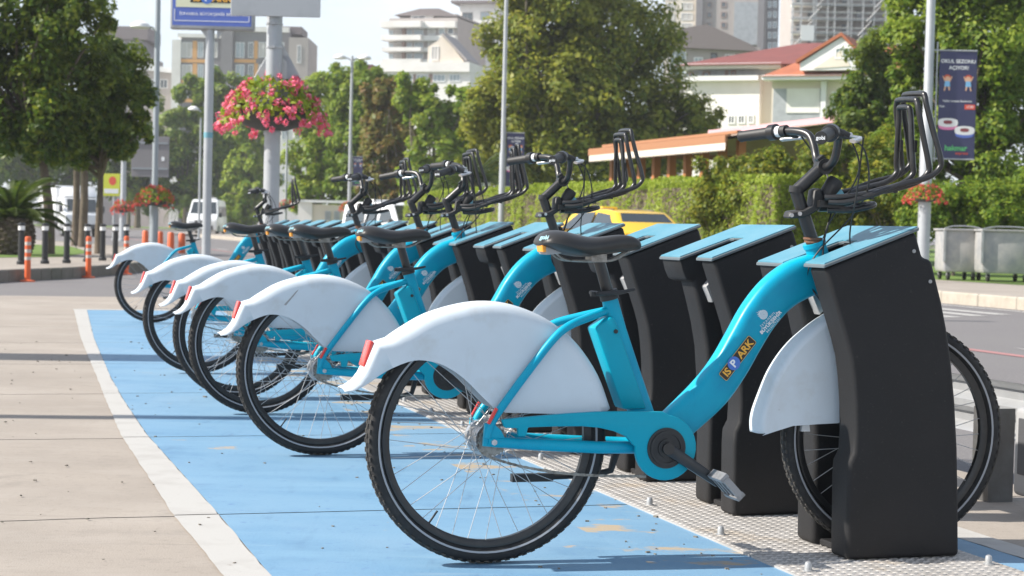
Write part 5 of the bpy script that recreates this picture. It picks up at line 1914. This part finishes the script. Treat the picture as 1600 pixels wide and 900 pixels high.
# ------------------------------------------------------------------ buildings
mat('wall_white', (0.80, 0.78, 0.75), 0.85, noise=(.4, (0.68, 0.66, 0.62), 0.4, 0.7))
mat('wall_cream', (0.72, 0.65, 0.56), 0.85, noise=(.4, (0.62, 0.55, 0.46), 0.4, 0.7))
mat('wall_grey', (0.24, 0.23, 0.24), 0.85, noise=(.4, (0.21, 0.20, 0.21), 0.4, 0.7))
mat('wall_taupe', (0.40, 0.36, 0.34), 0.85, noise=(.4, (0.36, 0.325, 0.31), 0.4, 0.7))
mat('wall_brown', (0.36, 0.26, 0.23), 0.85)
mat('panel_orange', (0.66, 0.36, 0.14), 0.7)
mat('roof_red', (0.20, 0.062, 0.055), 0.9, noise=(1.2, (0.16, 0.052, 0.048), 0.4, 0.7), more=[((1.0, 1.0, 14.0), (0.12, 0.04, 0.038), 0.5, 0.7, .6)])
mat('roof_orange', (0.40, 0.135, 0.065), 0.9, noise=(1.2, (0.33, 0.105, 0.052), 0.4, 0.7), more=[((1.0, 1.0, 14.0), (0.25, 0.08, 0.045), 0.5, 0.7, .6)])
mat('roof_slate', (0.20, 0.17, 0.17), 0.8)
mat('awning', (0.42, 0.31, 0.225), 0.8, noise=(.9, (0.50, 0.39, 0.30), 0.4, 0.7), more=[((1.0, 6.0, 1.0), (0.34, 0.20, 0.13), 0.54, 0.64, .6)])
mat('awning_edge', (0.36, 0.17, 0.085), 0.8)
mat('awning_pink', (0.55, 0.33, 0.36), 0.8)
mat('wood_orange', (0.50, 0.19, 0.06), 0.6)
mat('scaffold', (0.50, 0.50, 0.51), 0.5, 0.4)
glass('pane_dark', (0.06, 0.075, 0.085), 0.08)
glass('pane_light', (0.30, 0.36, 0.39), 0.1)
mat('pane_curtain', (0.52, 0.50, 0.47), 0.6)


class Bld:
    """a building laid out on its front face: x metres from its left edge, z metres up"""

    def __init__(self, name, label, px0, px1, Y, rz=0.0, cat='building', group=None):
        a, c = at(px0, 345, Y), at(px1, 345, Y)
        self.Y, self.w = Y, c.x - a.x
        self.k = Y / FPX
        self.px0 = px0
        self.t = thing(name, label, cat, V((a.x, Y, 0)), rz, group)

    def xz(self, px, py):
        p = at(px, py, self.Y)
        return p.x - self.t.location.x, p.z

    def box(self, nm, m_, px0, px1, py0, py1, y0=0.0, y1=8.0, ground=False, parent=None, bevel=0):
        x0, z1 = self.xz(px0, py0)
        x1, z0 = self.xz(px1, py1)
        x0 = self.xz(px0, (py0 + py1) / 2)[0]
        x1 = self.xz(px1, (py0 + py1) / 2)[0]
        zm = self.xz((px0 + px1) / 2, py0)[1], self.xz((px0 + px1) / 2, py1)[1]
        z1, z0 = zm
        if ground:
            z0 = -.05
        return MB().box2((x0, y0, z0), (x1, y1, z1)).build(nm, m_, parent or self.t, smooth=0, bevel=bevel)

    def win(self, px0, px1, py0, py1, pane='pane_dark', frame='lunch_white', depth=.12, y=0.0, mull=1):
        """window set in the wall: frame ring proud of the wall, pane behind it"""
        x0 = self.xz(px0, (py0 + py1) / 2)[0]
        x1 = self.xz(px1, (py0 + py1) / 2)[0]
        z1 = self.xz((px0 + px1) / 2, py0)[1]
        z0 = self.xz((px0 + px1) / 2, py1)[1]
        f = .09
        m = MB()
        m.box2((x0, y - .07, z0), (x0 + f, y + .02, z1))
        m.box2((x1 - f, y - .07, z0), (x1, y + .02, z1))
        m.box2((x0 + f, y - .07, z0), (x1 - f, y + .02, z0 + f))
        m.box2((x0 + f, y - .07, z1 - f), (x1 - f, y + .02, z1))
        for q in range(mull):
            xm = x0 + (x1 - x0) * (q + 1) / (mull + 1)
            m.box2((xm - .03, y - .06, z0 + f), (xm + .03, y + .02, z1 - f))
        o = m.build('window', frame, self.t, smooth=0)
        MB().box2((x0 + f, y - .03, z0 + f), (x1 - f, y - .012, z1 - f)).build('pane', pane, o, smooth=0)
        return o


# grey block with orange panels, behind the parking sign
b = Bld('apartment_block', 'grey framed apartment block with orange panels behind the parking sign', 268, 482, 245)
b.box('wall', 'wall_white', 268, 282, 62, 200, -.2, 10, True)
b.box('wall', 'wall_grey', 282, 346, 58, 200, 0, 10, True)
b.box('wall', 'wall_grey', 346, 364, 35, 200, -.9, 10, True)
b.box('wall', 'wall_grey', 364, 452, 50, 200, 0, 10, True)
b.box('wall', 'wall_taupe', 452, 482, 60, 200, -1.2, 10, True)
b.box('parapet', 'wall_white', 278, 346, 53, 59, -.3, 9)
b.box('parapet', 'wall_white', 364, 452, 42, 50, -.3, 9)
b.box('pitched_roof', 'roof_slate', 420, 470, 40, 52, 1, 8)
for (y0, y1) in ((66, 90), (101, 122), (132, 152)):
    for (x0, x1, pn) in ((284, 300, 'pane_curtain'), (309, 318, 'pane_light'), (326, 340, 'pane_curtain'), (368, 382, 'pane_light'), (388, 396, 'pane_dark'), (404, 420, 'pane_curtain'), (428, 444, 'pane_light')):
        b.win(x0, x1, y0, y1, pn)
    b.box('panel', 'panel_orange', 301, 308, y0 - 2, y1 + 2, -.08, .02)
    b.box('panel', 'panel_orange', 397, 403, y0 - 2, y1 + 2, -.08, .02)
    b.box('panel', 'panel_orange', 283, 326, y1 + 2.5, y1 + 8, -.10, .02)
    b.box('panel', 'panel_orange', 366, 400, y1 + 2.5, y1 + 8, -.10, .02)
b.win(466, 472, 72, 100, 'pane_dark', y=-1.2)
# dark grey block and low curved roof house at the left
b = Bld('office_block', 'dark grey block partly hidden by the smaller dark tree', 150, 236, 262)
b.box('wall', 'wall_grey', 160, 222, 48, 200, 0, 10, True)
b.box('top_storey', 'roof_slate', 165, 232, 42, 62, -.8, 9)
b.box('ledge', 'wall_taupe', 150, 236, 88, 96, -1.2, 9)
for x in (170, 186, 202):
    b.win(x, x + 9, 66, 82, 'pane_dark')
b = Bld('low_building', 'pale low building with a curved roof right of the dark block', 196, 271, 250)
b.box('wall', 'wall_taupe', 200, 270, 108, 200, 0, 9, True)
x0, z0 = b.xz(194, 106)
x1, z1 = b.xz(272, 108)
m = MB().prism([(x0, z0), (x0, z0 + .25), ((x0 + x1) / 2 - 1, z0 + .85), (x1 - .8, z0 + .1), (x1, z0 - .4), (x1, z0 - .6)], -.5, 9)
m.build('curved_roof', 'lunch_white', b.t, smooth=0)
for x in (214, 232, 250):
    b.win(x, x + 12, 124, 138, 'pane_dark')
# white building glimpsed right of the flower pole
b = Bld('white_building', 'white building glimpsed right of the thick flower pole', 405, 480, 238)
b.box('wall', 'wall_white', 405, 478, 172, 340, 0, 8, True)
for y in (200, 235, 270):
    for x in (415, 440, 460):
        b.win(x, x + 10, y, y + 18, 'pane_light')
# white balcony block in the middle
b = Bld('balcony_block', 'white apartment block with long balconies above the middle trees', 600, 730, 260, R(-16))
b.box('wall', 'wall_taupe', 606, 718, 30, 250, 0, 14, True)
for i, (y0, y1) in enumerate(((36, 46), (58, 66), (77, 83), (95, 101), (112, 118))):
    b.box('balcony', 'wall_white', 602 + i, 668, y0, y1, -2.2, .1)
    b.box('balcony', 'wall_white', 668.2, 720, y0 + 1, y1 + 1, -1.0, .1)
    if i < 4:
        yy = y1 + 1
        for (x0, x1, pn) in ((607, 616, 'pane_light'), (618, 629, 'pane_curtain'), (637, 647, 'pane_light'), (649, 665, 'pane_light'), (672, 684, 'pane_curtain'), (690, 700, 'pane_light'), (704, 714, 'pane_dark')):
            b.win(x0, x1, yy, yy + 9.5, pn, 'lunch_white', mull=0)
b.box('pier', 'wall_brown', 630, 635, 40, 130, -.3, .1)
b.box('penthouse', 'wall_taupe', 622, 715, 23, 36, 1, 12)
b.box('penthouse_window', 'wall_white', 643, 680, 24, 36, .2, 1.1)
b.win(645, 667, 26, 33, 'pane_dark', 'lunch_white', y=.2, mull=1)
x0, z0 = b.xz(616, 24)
x1, _ = b.xz(722, 26)
MB().prism([(x0, z0), (x1, z0 - .3), (x1 - 3, z0 + .9), (x0 + 4, z0 + .9)], 0, 13).build('roof', 'roof_slate', b.t, smooth=0)
b.box('chimney', 'wall_cream', 646, 662, 15, 21, 3, 5)
# second white block, right behind
b = Bld('balcony_tower', 'white block with stacked loggias between the balcony block and plane tree', 708, 790, 300, R(-14))
b.box('wall', 'wall_white', 716, 790, 6, 250, 0, 12, True)
b.box('roof_slab', 'roof_slate', 708, 792, 3, 7, -1.5, 12)
for (y0, y1) in ((20, 34), (40, 53), (58, 72)):
    b.win(722, 740, y0, y1, 'pane_dark', 'wall_taupe', mull=1)
    b.win(752, 766, y0, y1, 'pane_light', 'wall_taupe', mull=1)
    b.box('balcony', 'wall_white', 710, 775, y1 + .5, y1 + 5, -2.0, .05)
# low white building with gable in front
b = Bld('gable_building', 'long low white building with an end gable above the autumn tree', 596, 746, 185, R(-14))
b.box('wall', 'wall_white', 598, 738, 101, 250, 0, 9, True)
b.box('parapet', 'wall_white', 596, 740, 99, 114, -.4, 8)
for (x0, x1) in ((626, 647), (653, 672), (680, 700), (706, 724)):
    b.win(x0, x1, 118, 130, 'pane_light', 'lunch_white', mull=2)
b.box('panel', 'wall_brown', 648, 652, 117, 131, -.05, .02)
b.box('panel', 'wall_brown', 673, 679, 117, 131, -.05, .02)
x0, zb = b.xz(670, 99)
x1, _ = b.xz(728, 99)
zt = b.xz(694, 56)[1]
xm = b.xz(694, 56)[0]
MB().prism([(x0, zb), (x0, zb + 1.6), (xm - .5, zb + 2.2), (xm, zt), (x1, zb + .2), (x1, zb)], .2, .8).build('gable', 'wall_cream', b.t, smooth=0)
MB().prism([(xm + .05, zt + .15), (x1 + .4, zb + .35), (x1 + .4, zb + .05), (xm + .05, zt - .2)], -.1, 5).build('roof', 'wall_taupe', b.t, smooth=0)
b.win(676, 688, 74, 96, 'pane_curtain', 'wall_white', y=.2)
# distant red roofed houses
b = Bld('distant_houses', 'red roofed houses far off left of the balcony block', 548, 606, 300)
b.box('wall', 'wall_cream', 550, 604, 112, 240, 0, 8, True)
x0, z0 = b.xz(546, 112)
x1, _ = b.xz(606, 112)
MB().prism([(x0, z0), (x1, z0), (x1 - 2.5, z0 + 1.2), (x0 + 1.5, z0 + 1.2)], -1, 9).build('roof', 'roof_red', b.t, smooth=0)
# tower
b = Bld('tower_block', 'tall grey tower block with a big pale panel behind the plane tree', 1038, 1216, 245, R(-8))
b.box('wall', 'wall_cream', 1038, 1086, -90, 200, .6, 16, True)
b.box('wall', 'wall_taupe', 1086, 1196, -90, 200, 0, 16, True)
b.box('wall', 'wall_grey', 1182, 1192, -90, 200, -.6, .5, True)
b.box('wall', 'wall_grey', 1196.2, 1214, -90, 200, .4, 16, True)
b.box('wall_panel', 'sign_grey', 1146, 1183, 6, 72, -.4, .1)
b.box('pier', 'wall_grey', 1088, 1098, -90, 110, -.5, .1)
for q in range(8):
    y = -28 + q * 16
    for (x0, x1, pn) in ((1042, 1053, 'pane_curtain'), (1064, 1082, 'pane_curtain')):
        b.win(x0, x1, y, y + 11, pn, 'lunch_white', y=.6)
    for (x0, x1, pn) in ((1104, 1112, 'pane_dark'), (1126, 1134, 'pane_dark')):
        b.win(x0, x1, y, y + 9, pn, 'wall_brown', mull=0)
    for (x0, x1) in ((1198, 1204), (1206, 1212)):
        b.win(x0, x1, y, y + 10, 'pane_light', 'lunch_white', y=.4, mull=0)
# grey house in front of the tower
b = Bld('grey_house', 'taupe house with a glazed end below the tower block', 1042, 1185, 150, R(-8))
b.box('wall', 'wall_taupe', 1044, 1184, 74, 200, 0, 9, True)
x0, z0 = b.xz(1040, 74)
x1, _ = b.xz(1186, 78)
MB().prism([(x0, z0), (x1, z0 - .3), (x1 - .8, z0 + .3), (x0 + 3.4, z0 + 1.9), (x0 + 1.2, z0 + 1.5)], -.6, 9).build('roof', 'roof_slate', b.t, smooth=0)
b.box('dormer', 'wall_cream', 1048, 1090, 46, 72, .4, 3)
b.win(1052, 1086, 50, 70, 'pane_light', 'lunch_white', y=.4, mull=3)
b.win(1046, 1072, 80, 118, 'pane_light', 'lunch_white', mull=2)
b.win(1084, 1098, 90, 104, 'pane_light', 'lunch_white')
b.win(1110, 1120, 84, 104, 'pane_dark', 'grey_trim', mull=0)
b.win(1132, 1148, 86, 96, 'pane_dark', 'lunch_white')
b.win(1158, 1172, 88, 98, 'pane_dark', 'lunch_white')
# white house with red hipped roof
b = Bld('red_roof_house', 'white house with a red hipped roof above the pavilion', 1062, 1300, 112, R(-24))
b.box('wall', 'wall_white', 1068, 1190, 122, 230, 0, 12, True)
b.box('wall', 'wall_cream', 1190, 1300, 130, 230, .5, 12, True)
b.box('upper_wall', 'sign_grey', 1070, 1225, 110, 123, .4, 10)
b.box('cornice', 'lunch_white', 1062, 1228, 103, 111, -.6, 11)
b.box('cornice', 'lunch_white', 1066, 1192, 121, 129, -.5, .1)
for (x0, x1) in ((1074, 1082), (1096, 1108), (1132, 1138), (1142, 1150)):
    b.win(x0, x1, 112, 121, 'pane_dark', 'wall_brown', y=.4, mull=0)
for (x0, x1) in ((1140, 1152), (1156, 1168), (1172, 1182)):
    b.win(x0, x1, 182, 196, 'pane_dark', 'lunch_white')
x0, z0 = b.xz(1058, 104)
x1, _ = b.xz(1300, 104)
xr0, zr = b.xz(1222, 70)
xr1, _ = b.xz(1285, 70)
m = MB()
m.add([(x0, -.9, z0), (x1, -.9, z0), (x1, 11.5, z0), (x0, 11.5, z0), (xr0, 5, zr + .35), (xr1, 5, zr + .35)], [(0, 1, 5, 4), (1, 2, 5), (2, 3, 4, 5), (3, 0, 4), (0, 3, 2, 1)])
m.build('hipped_roof', 'roof_red', b.t, smooth=0)
d_ = at(1191, 107, 111)
sd_ = thing('satellite_dish', 'white satellite dish on the red roofed house', 'satellite dish', d_ - V((0, 0, .9)))
m = MB().lathe((0, 0, 0), [(.02, 0), (.30, .05), (.48, .14), (.49, .15), (.30, .07), (.02, .02)], 22)
m.v = [(x, -z - .1, y + .95) for x, y, z in m.v]
m.build('dish', 'lunch_white', sd_)
MB().cyl((0, .1, 0), (0, -.1, .95), .03, 8).build('mast', 'pole_grey', sd_)
# orange roofed house with pediment
b = Bld('orange_roof_house', 'cream house with orange roof and white pediment', 1198, 1405, 104, R(-22))
b.box('wall', 'wall_cream', 1205, 1405, 128, 240, 0, 9, True)
b.box('cornice', 'lunch_white', 1196, 1405, 122, 129, -1.0, .1)
b.box('wall_niche', 'sign_grey', 1208, 1285, 140, 200, -.06, .02)
b.box('wall_niche', 'wall_white', 1230, 1282, 140, 178, -.12, -.065)
b.box('pilaster', 'lunch_white', 1284, 1292, 130, 230, -.3, .02)
b.win(1300, 1312, 146, 178, 'pane_light', 'lunch_white')
x0, z0 = b.xz(1196, 122)
x1, _ = b.xz(1405, 122)
m = MB()
m.add([(x0, -1.1, z0 + .02), (x1, -1.1, z0 + .02), (x1, 5, z0 + 2.3), (x0 + 3, 5, z0 + 2.3), (x0, 9, z0 + .02), (x1, 9, z0 + .02)], [(0, 1, 2, 3), (0, 3, 4), (3, 2, 5, 4), (1, 5, 2)])
m.build('tiled_roof', 'roof_orange', b.t, smooth=0)
x0, z0 = b.xz(1258, 104)
x1, _ = b.xz(1355, 104)
zt = b.xz(1320, 66)[1]
xm = b.xz(1322, 66)[0]
MB().prism([(x0, z0 - .4), (x0, z0), (xm, zt), (x1, z0 + .2), (x1, z0 - .4)], -1.2, 3).build('pediment', 'lunch_white', b.t, smooth=0)
MB().prism([(x0 + .8, z0 - .3), (xm, zt - .75), (x1 - .7, z0 - .2)], -1.25, -1.205).build('pediment_field', 'wall_cream', b.t, smooth=0)
b.win(1312, 1336, 82, 100, 'pane_light', 'lunch_white', y=-1.2)
for s_ in (-1, 1):
    xe = x0 - .2 if s_ < 0 else x1 + .2
    MB().prism([(xm, zt + .05), (xm, zt + .25), (xe, z0 + .2), (xe, z0)], -1.35, 3.5).build('pediment_roof', 'roof_orange', b.t, smooth=0)
# scaffolded building
b = Bld('scaffolded_building', 'grey concrete building wrapped in scaffolding at the top right', 1236, 1412, 205)
b.box('core', 'wall_taupe', 1242, 1410, -80, 200, 1.2, 12, True)
for y in (-60, -38, -16, 6, 28, 50, 72):
    b.box('floor_slab', 'wall_white', 1238, 1300, y, y + 4, -.4, 1.3)
    b.box('floor_slab', 'wall_taupe', 1300.3, 1412, y + 1, y + 4, -.2, 1.3)
for q in range(5):
    y = -32 + q * 22
    for x in ((1246, 1318, 1362) if q % 2 else (1264, 1340, 1384)):
        b.win(x, x + 9, y + 2, y + 15, 'pane_dark', 'wall_grey', y=1.2, mull=0)
m = MB()
for px in (1236, 1249, 1268, 1272, 1290, 1301, 1322, 1327, 1345, 1362, 1380, 1384, 1402, 1413):
    x, z1 = b.xz(px, -80)
    x2, z0 = b.xz(px, 90)
    x = b.xz(px, 20)[0]
    for y in (-1.6, -.7):
        m.cyl((x, y, 0), (x, y, z1), .06, 5)
m.build('scaffold_standards', 'scaffold', b.t, fix=False)['kind'] = 'stuff'
m = MB()
xa, xb = b.xz(1234, 20)[0], b.xz(1414, 20)[0]
for py in (-72, -58, -40, -27, -12, 2, 9, 22, 31, 46, 53, 66, 75, 88):
    z = b.xz(1320, py)[1]
    for y in (-1.6, -.7):
        m.cyl((xa, y, z), (xb, y, z), .05, 5)
    if py in (-40, -12, 9, 31, 53, 75):
        m.box2((xa, -1.55, z - .2), (xb, -.75, z - .14))
for q in range(14):
    x = xa + (xb - xa) * q / 14
    z = b.xz(1320, 80 - (q % 7) * 22)[1]
    m.cyl((x, -1.65, z), (x + 1.5, -1.65, z + 1.7), .04, 5)
m.build('scaffold_ledgers', 'scaffold', b.t, fix=False)['kind'] = 'stuff'
b.box('hoarding_sheet', 'lunch_white', 1248, 1268, 42, 66, -1.75, -1.70)

# garden pavilion with awning, along the road
pv = thing('garden_pavilion', 'low garden pavilion with beige awning roof and orange posts behind the hedge', 'pavilion', rowpt(45, 20, .13, False), TH)
# local frame: x towards the houses, y away along the road
ya, yb = -3.0, 8.4
m = MB()
m.add([(-.6, ya, 3.55), (-.6, yb, 3.55), (3.2, yb - 1.2, 4.15), (3.2, ya, 4.15), (8, ya, 4.25), (8, yb - 1.2, 4.25)], [(0, 1, 2, 3), (3, 2, 5, 4)])
m.add([(-.6, ya, 3.47), (-.6, yb, 3.47), (3.2, yb - 1.2, 4.07), (3.2, ya, 4.07)], [(3, 2, 1, 0)])
m.add([(-.6, yb, 3.55), (8, yb, 3.55), (8, yb - 1.2, 4.25), (3.2, yb - 1.2, 4.15)], [(0, 1, 2, 3)])
m.build('awning_roof', 'awning', pv, fix=False, smooth=0)
m = MB()
for q in range(9):
    y = ya + (yb - ya) * q / 8.0
    m.box2((-.62, y - .04, 3.56), (-.5, y + .04, 3.62))
m.box2((-.66, ya, 3.38), (-.58, yb, 3.60))
m.box2((-.30, ya, 3.66), (-.18, yb - .3, 3.74))
for q in range(34):
    y = ya + (yb - ya - 1.4) * q / 33.0
    m.add([(-.55, y, 3.585), (-.55, y + .06, 3.585), (3.1, y + .06, 4.13), (3.1, y, 4.13)], [(0, 1, 2, 3)])
m.box2((-.66, yb, 3.38), (8, yb + .08, 3.585))
m.build('eave_board', 'awning_edge', pv, smooth=0)
m = MB()
nsc = 76
for q in range(nsc):
    y0, y1 = ya + (yb - ya) * q / nsc, ya + (yb - ya) * (q + 1) / nsc
    m.add([(-.65, y0, 3.38), (-.65, y1, 3.38), (-.65, y1, 3.20), (-.65, (y0 + y1) / 2, 3.14), (-.65, y0, 3.20)], [(0, 1, 2, 3, 4)])
m.build('scalloped_valance', 'wall_cream', pv, fix=False, smooth=0)['kind'] = 'stuff'
m = MB().box2((3.1, ya, 4.14), (3.3, yb - 1.5, 4.32))
m.build('pink_fascia', 'awning_pink', pv, smooth=0)
for q in range(9):
    y = ya + .6 + (yb - ya - 1.0) * q / 8
    MB().box2((0, y - .11, 0), (.22, y + .11, 3.5)).build('post', 'wood_orange', pv, smooth=0)
    if q < 8:
        MB().box2((6.0, y, 0), (6.1, y + 2.9, 3.4)).build('back_panel', 'grey_trim' if q % 2 else 'wall_brown', pv, smooth=0)

# kiosk, big sign backs on the left
b = Bld('kiosk', 'small cream utility kiosk with vents under the middle trees', 466, 560, 96)
b.box('wall', 'wall_white', 466, 488, 316, 352, -.1, 2, True)
b.box('wall', 'wall_cream', 488.1, 558, 320, 352, 0, 2, True)
b.box('roof', 'lunch_white', 464, 560, 313, 317, -.2, 2.1)
for x in (508, 522):
    b.win(x, x + 9, 330, 345, 'grey_plastic', 'sign_grey', mull=2)
t, base = street_pole('dark grey post carrying the big sign back behind the lamp', 236, 84, 0, at(236, 216, 84).z, .07, .07, None, 'pole_grey_dark')
a, c = at(206, 276, 84), at(266, 214, 84)
sgn = thing('road_sign', 'big dark grey sign back behind the lamp with the red flower bowl', 'sign', V(((a.x + c.x) / 2, 83.85, a.z)))
w, h = c.x - a.x, c.z - a.z
MB().box2((-w / 2, -.03, 0), (w / 2, .03, h)).build('board', 'wall_grey', sgn, bevel=.01, seg=1)
m = MB()
for z in (.35, h - .35):
    m.box2((-w / 2 + .05, -.07, z), (w / 2 - .05, -.032, z + .07))
m.build('rail', 'pole_grey_dark', sgn)
MB().box2((w * .30, -.04, h * .40), (w * .38, -.031, h * .50)).build('sticker', 'print_white', sgn)
a, c = at(162, 306, 82), at(189, 272, 82)
t, base = street_pole('pole of the small yellow poster board behind the truck', 178, 82, 0, a.z + .2, .06, .06, None, 'pole_grey')
ab = thing('poster_board', 'small yellow green poster board right of the white truck', 'poster', V(((a.x + c.x) / 2, 81.85, a.z)))
w, h = c.x - a.x, c.z - a.z
mat('poster_yellow', (0.62, 0.66, 0.06), 0.6)
MB().box2((-w / 2, -.04, 0), (w / 2, .04, h)).build('board', 'poster_yellow', ab, bevel=.01, seg=1)
m = MB()
m.add([(.05 + w * .22 * math.cos(6.2832 * i / 16), -.043, h * .68 + h * .2 * math.sin(6.2832 * i / 16)) for i in range(16)], [tuple(range(16))])
m.build('printed_shape', 'banner_red', ab, fix=False)
MB().box2((-w * .42, -.046, h * .12), (w * .42, -.042, h * .32)).build('printed_band', 'print_white', ab)

# ------------------------------------------------------------------ thin summer haze over the whole place
hz = bpy.data.materials.new('haze')
hz.use_nodes = True
hn = hz.node_tree.nodes
hn.remove(hn['Principled BSDF'])
pvn = hn.new('ShaderNodeVolumePrincipled')
pvn.inputs['Color'].default_value = (0.93, 0.96, 1.0, 1)
pvn.inputs['Density'].default_value = 0.00045
pvn.inputs['Anisotropy'].default_value = 0.2
hz.node_tree.links.new(pvn.outputs[0], hn['Material Output'].inputs['Volume'])
haze = MB().box2((-420, -70, -1.2), (420, 620, 75)).build('haze', hz, smooth=0)
haze['kind'] = 'stuff'
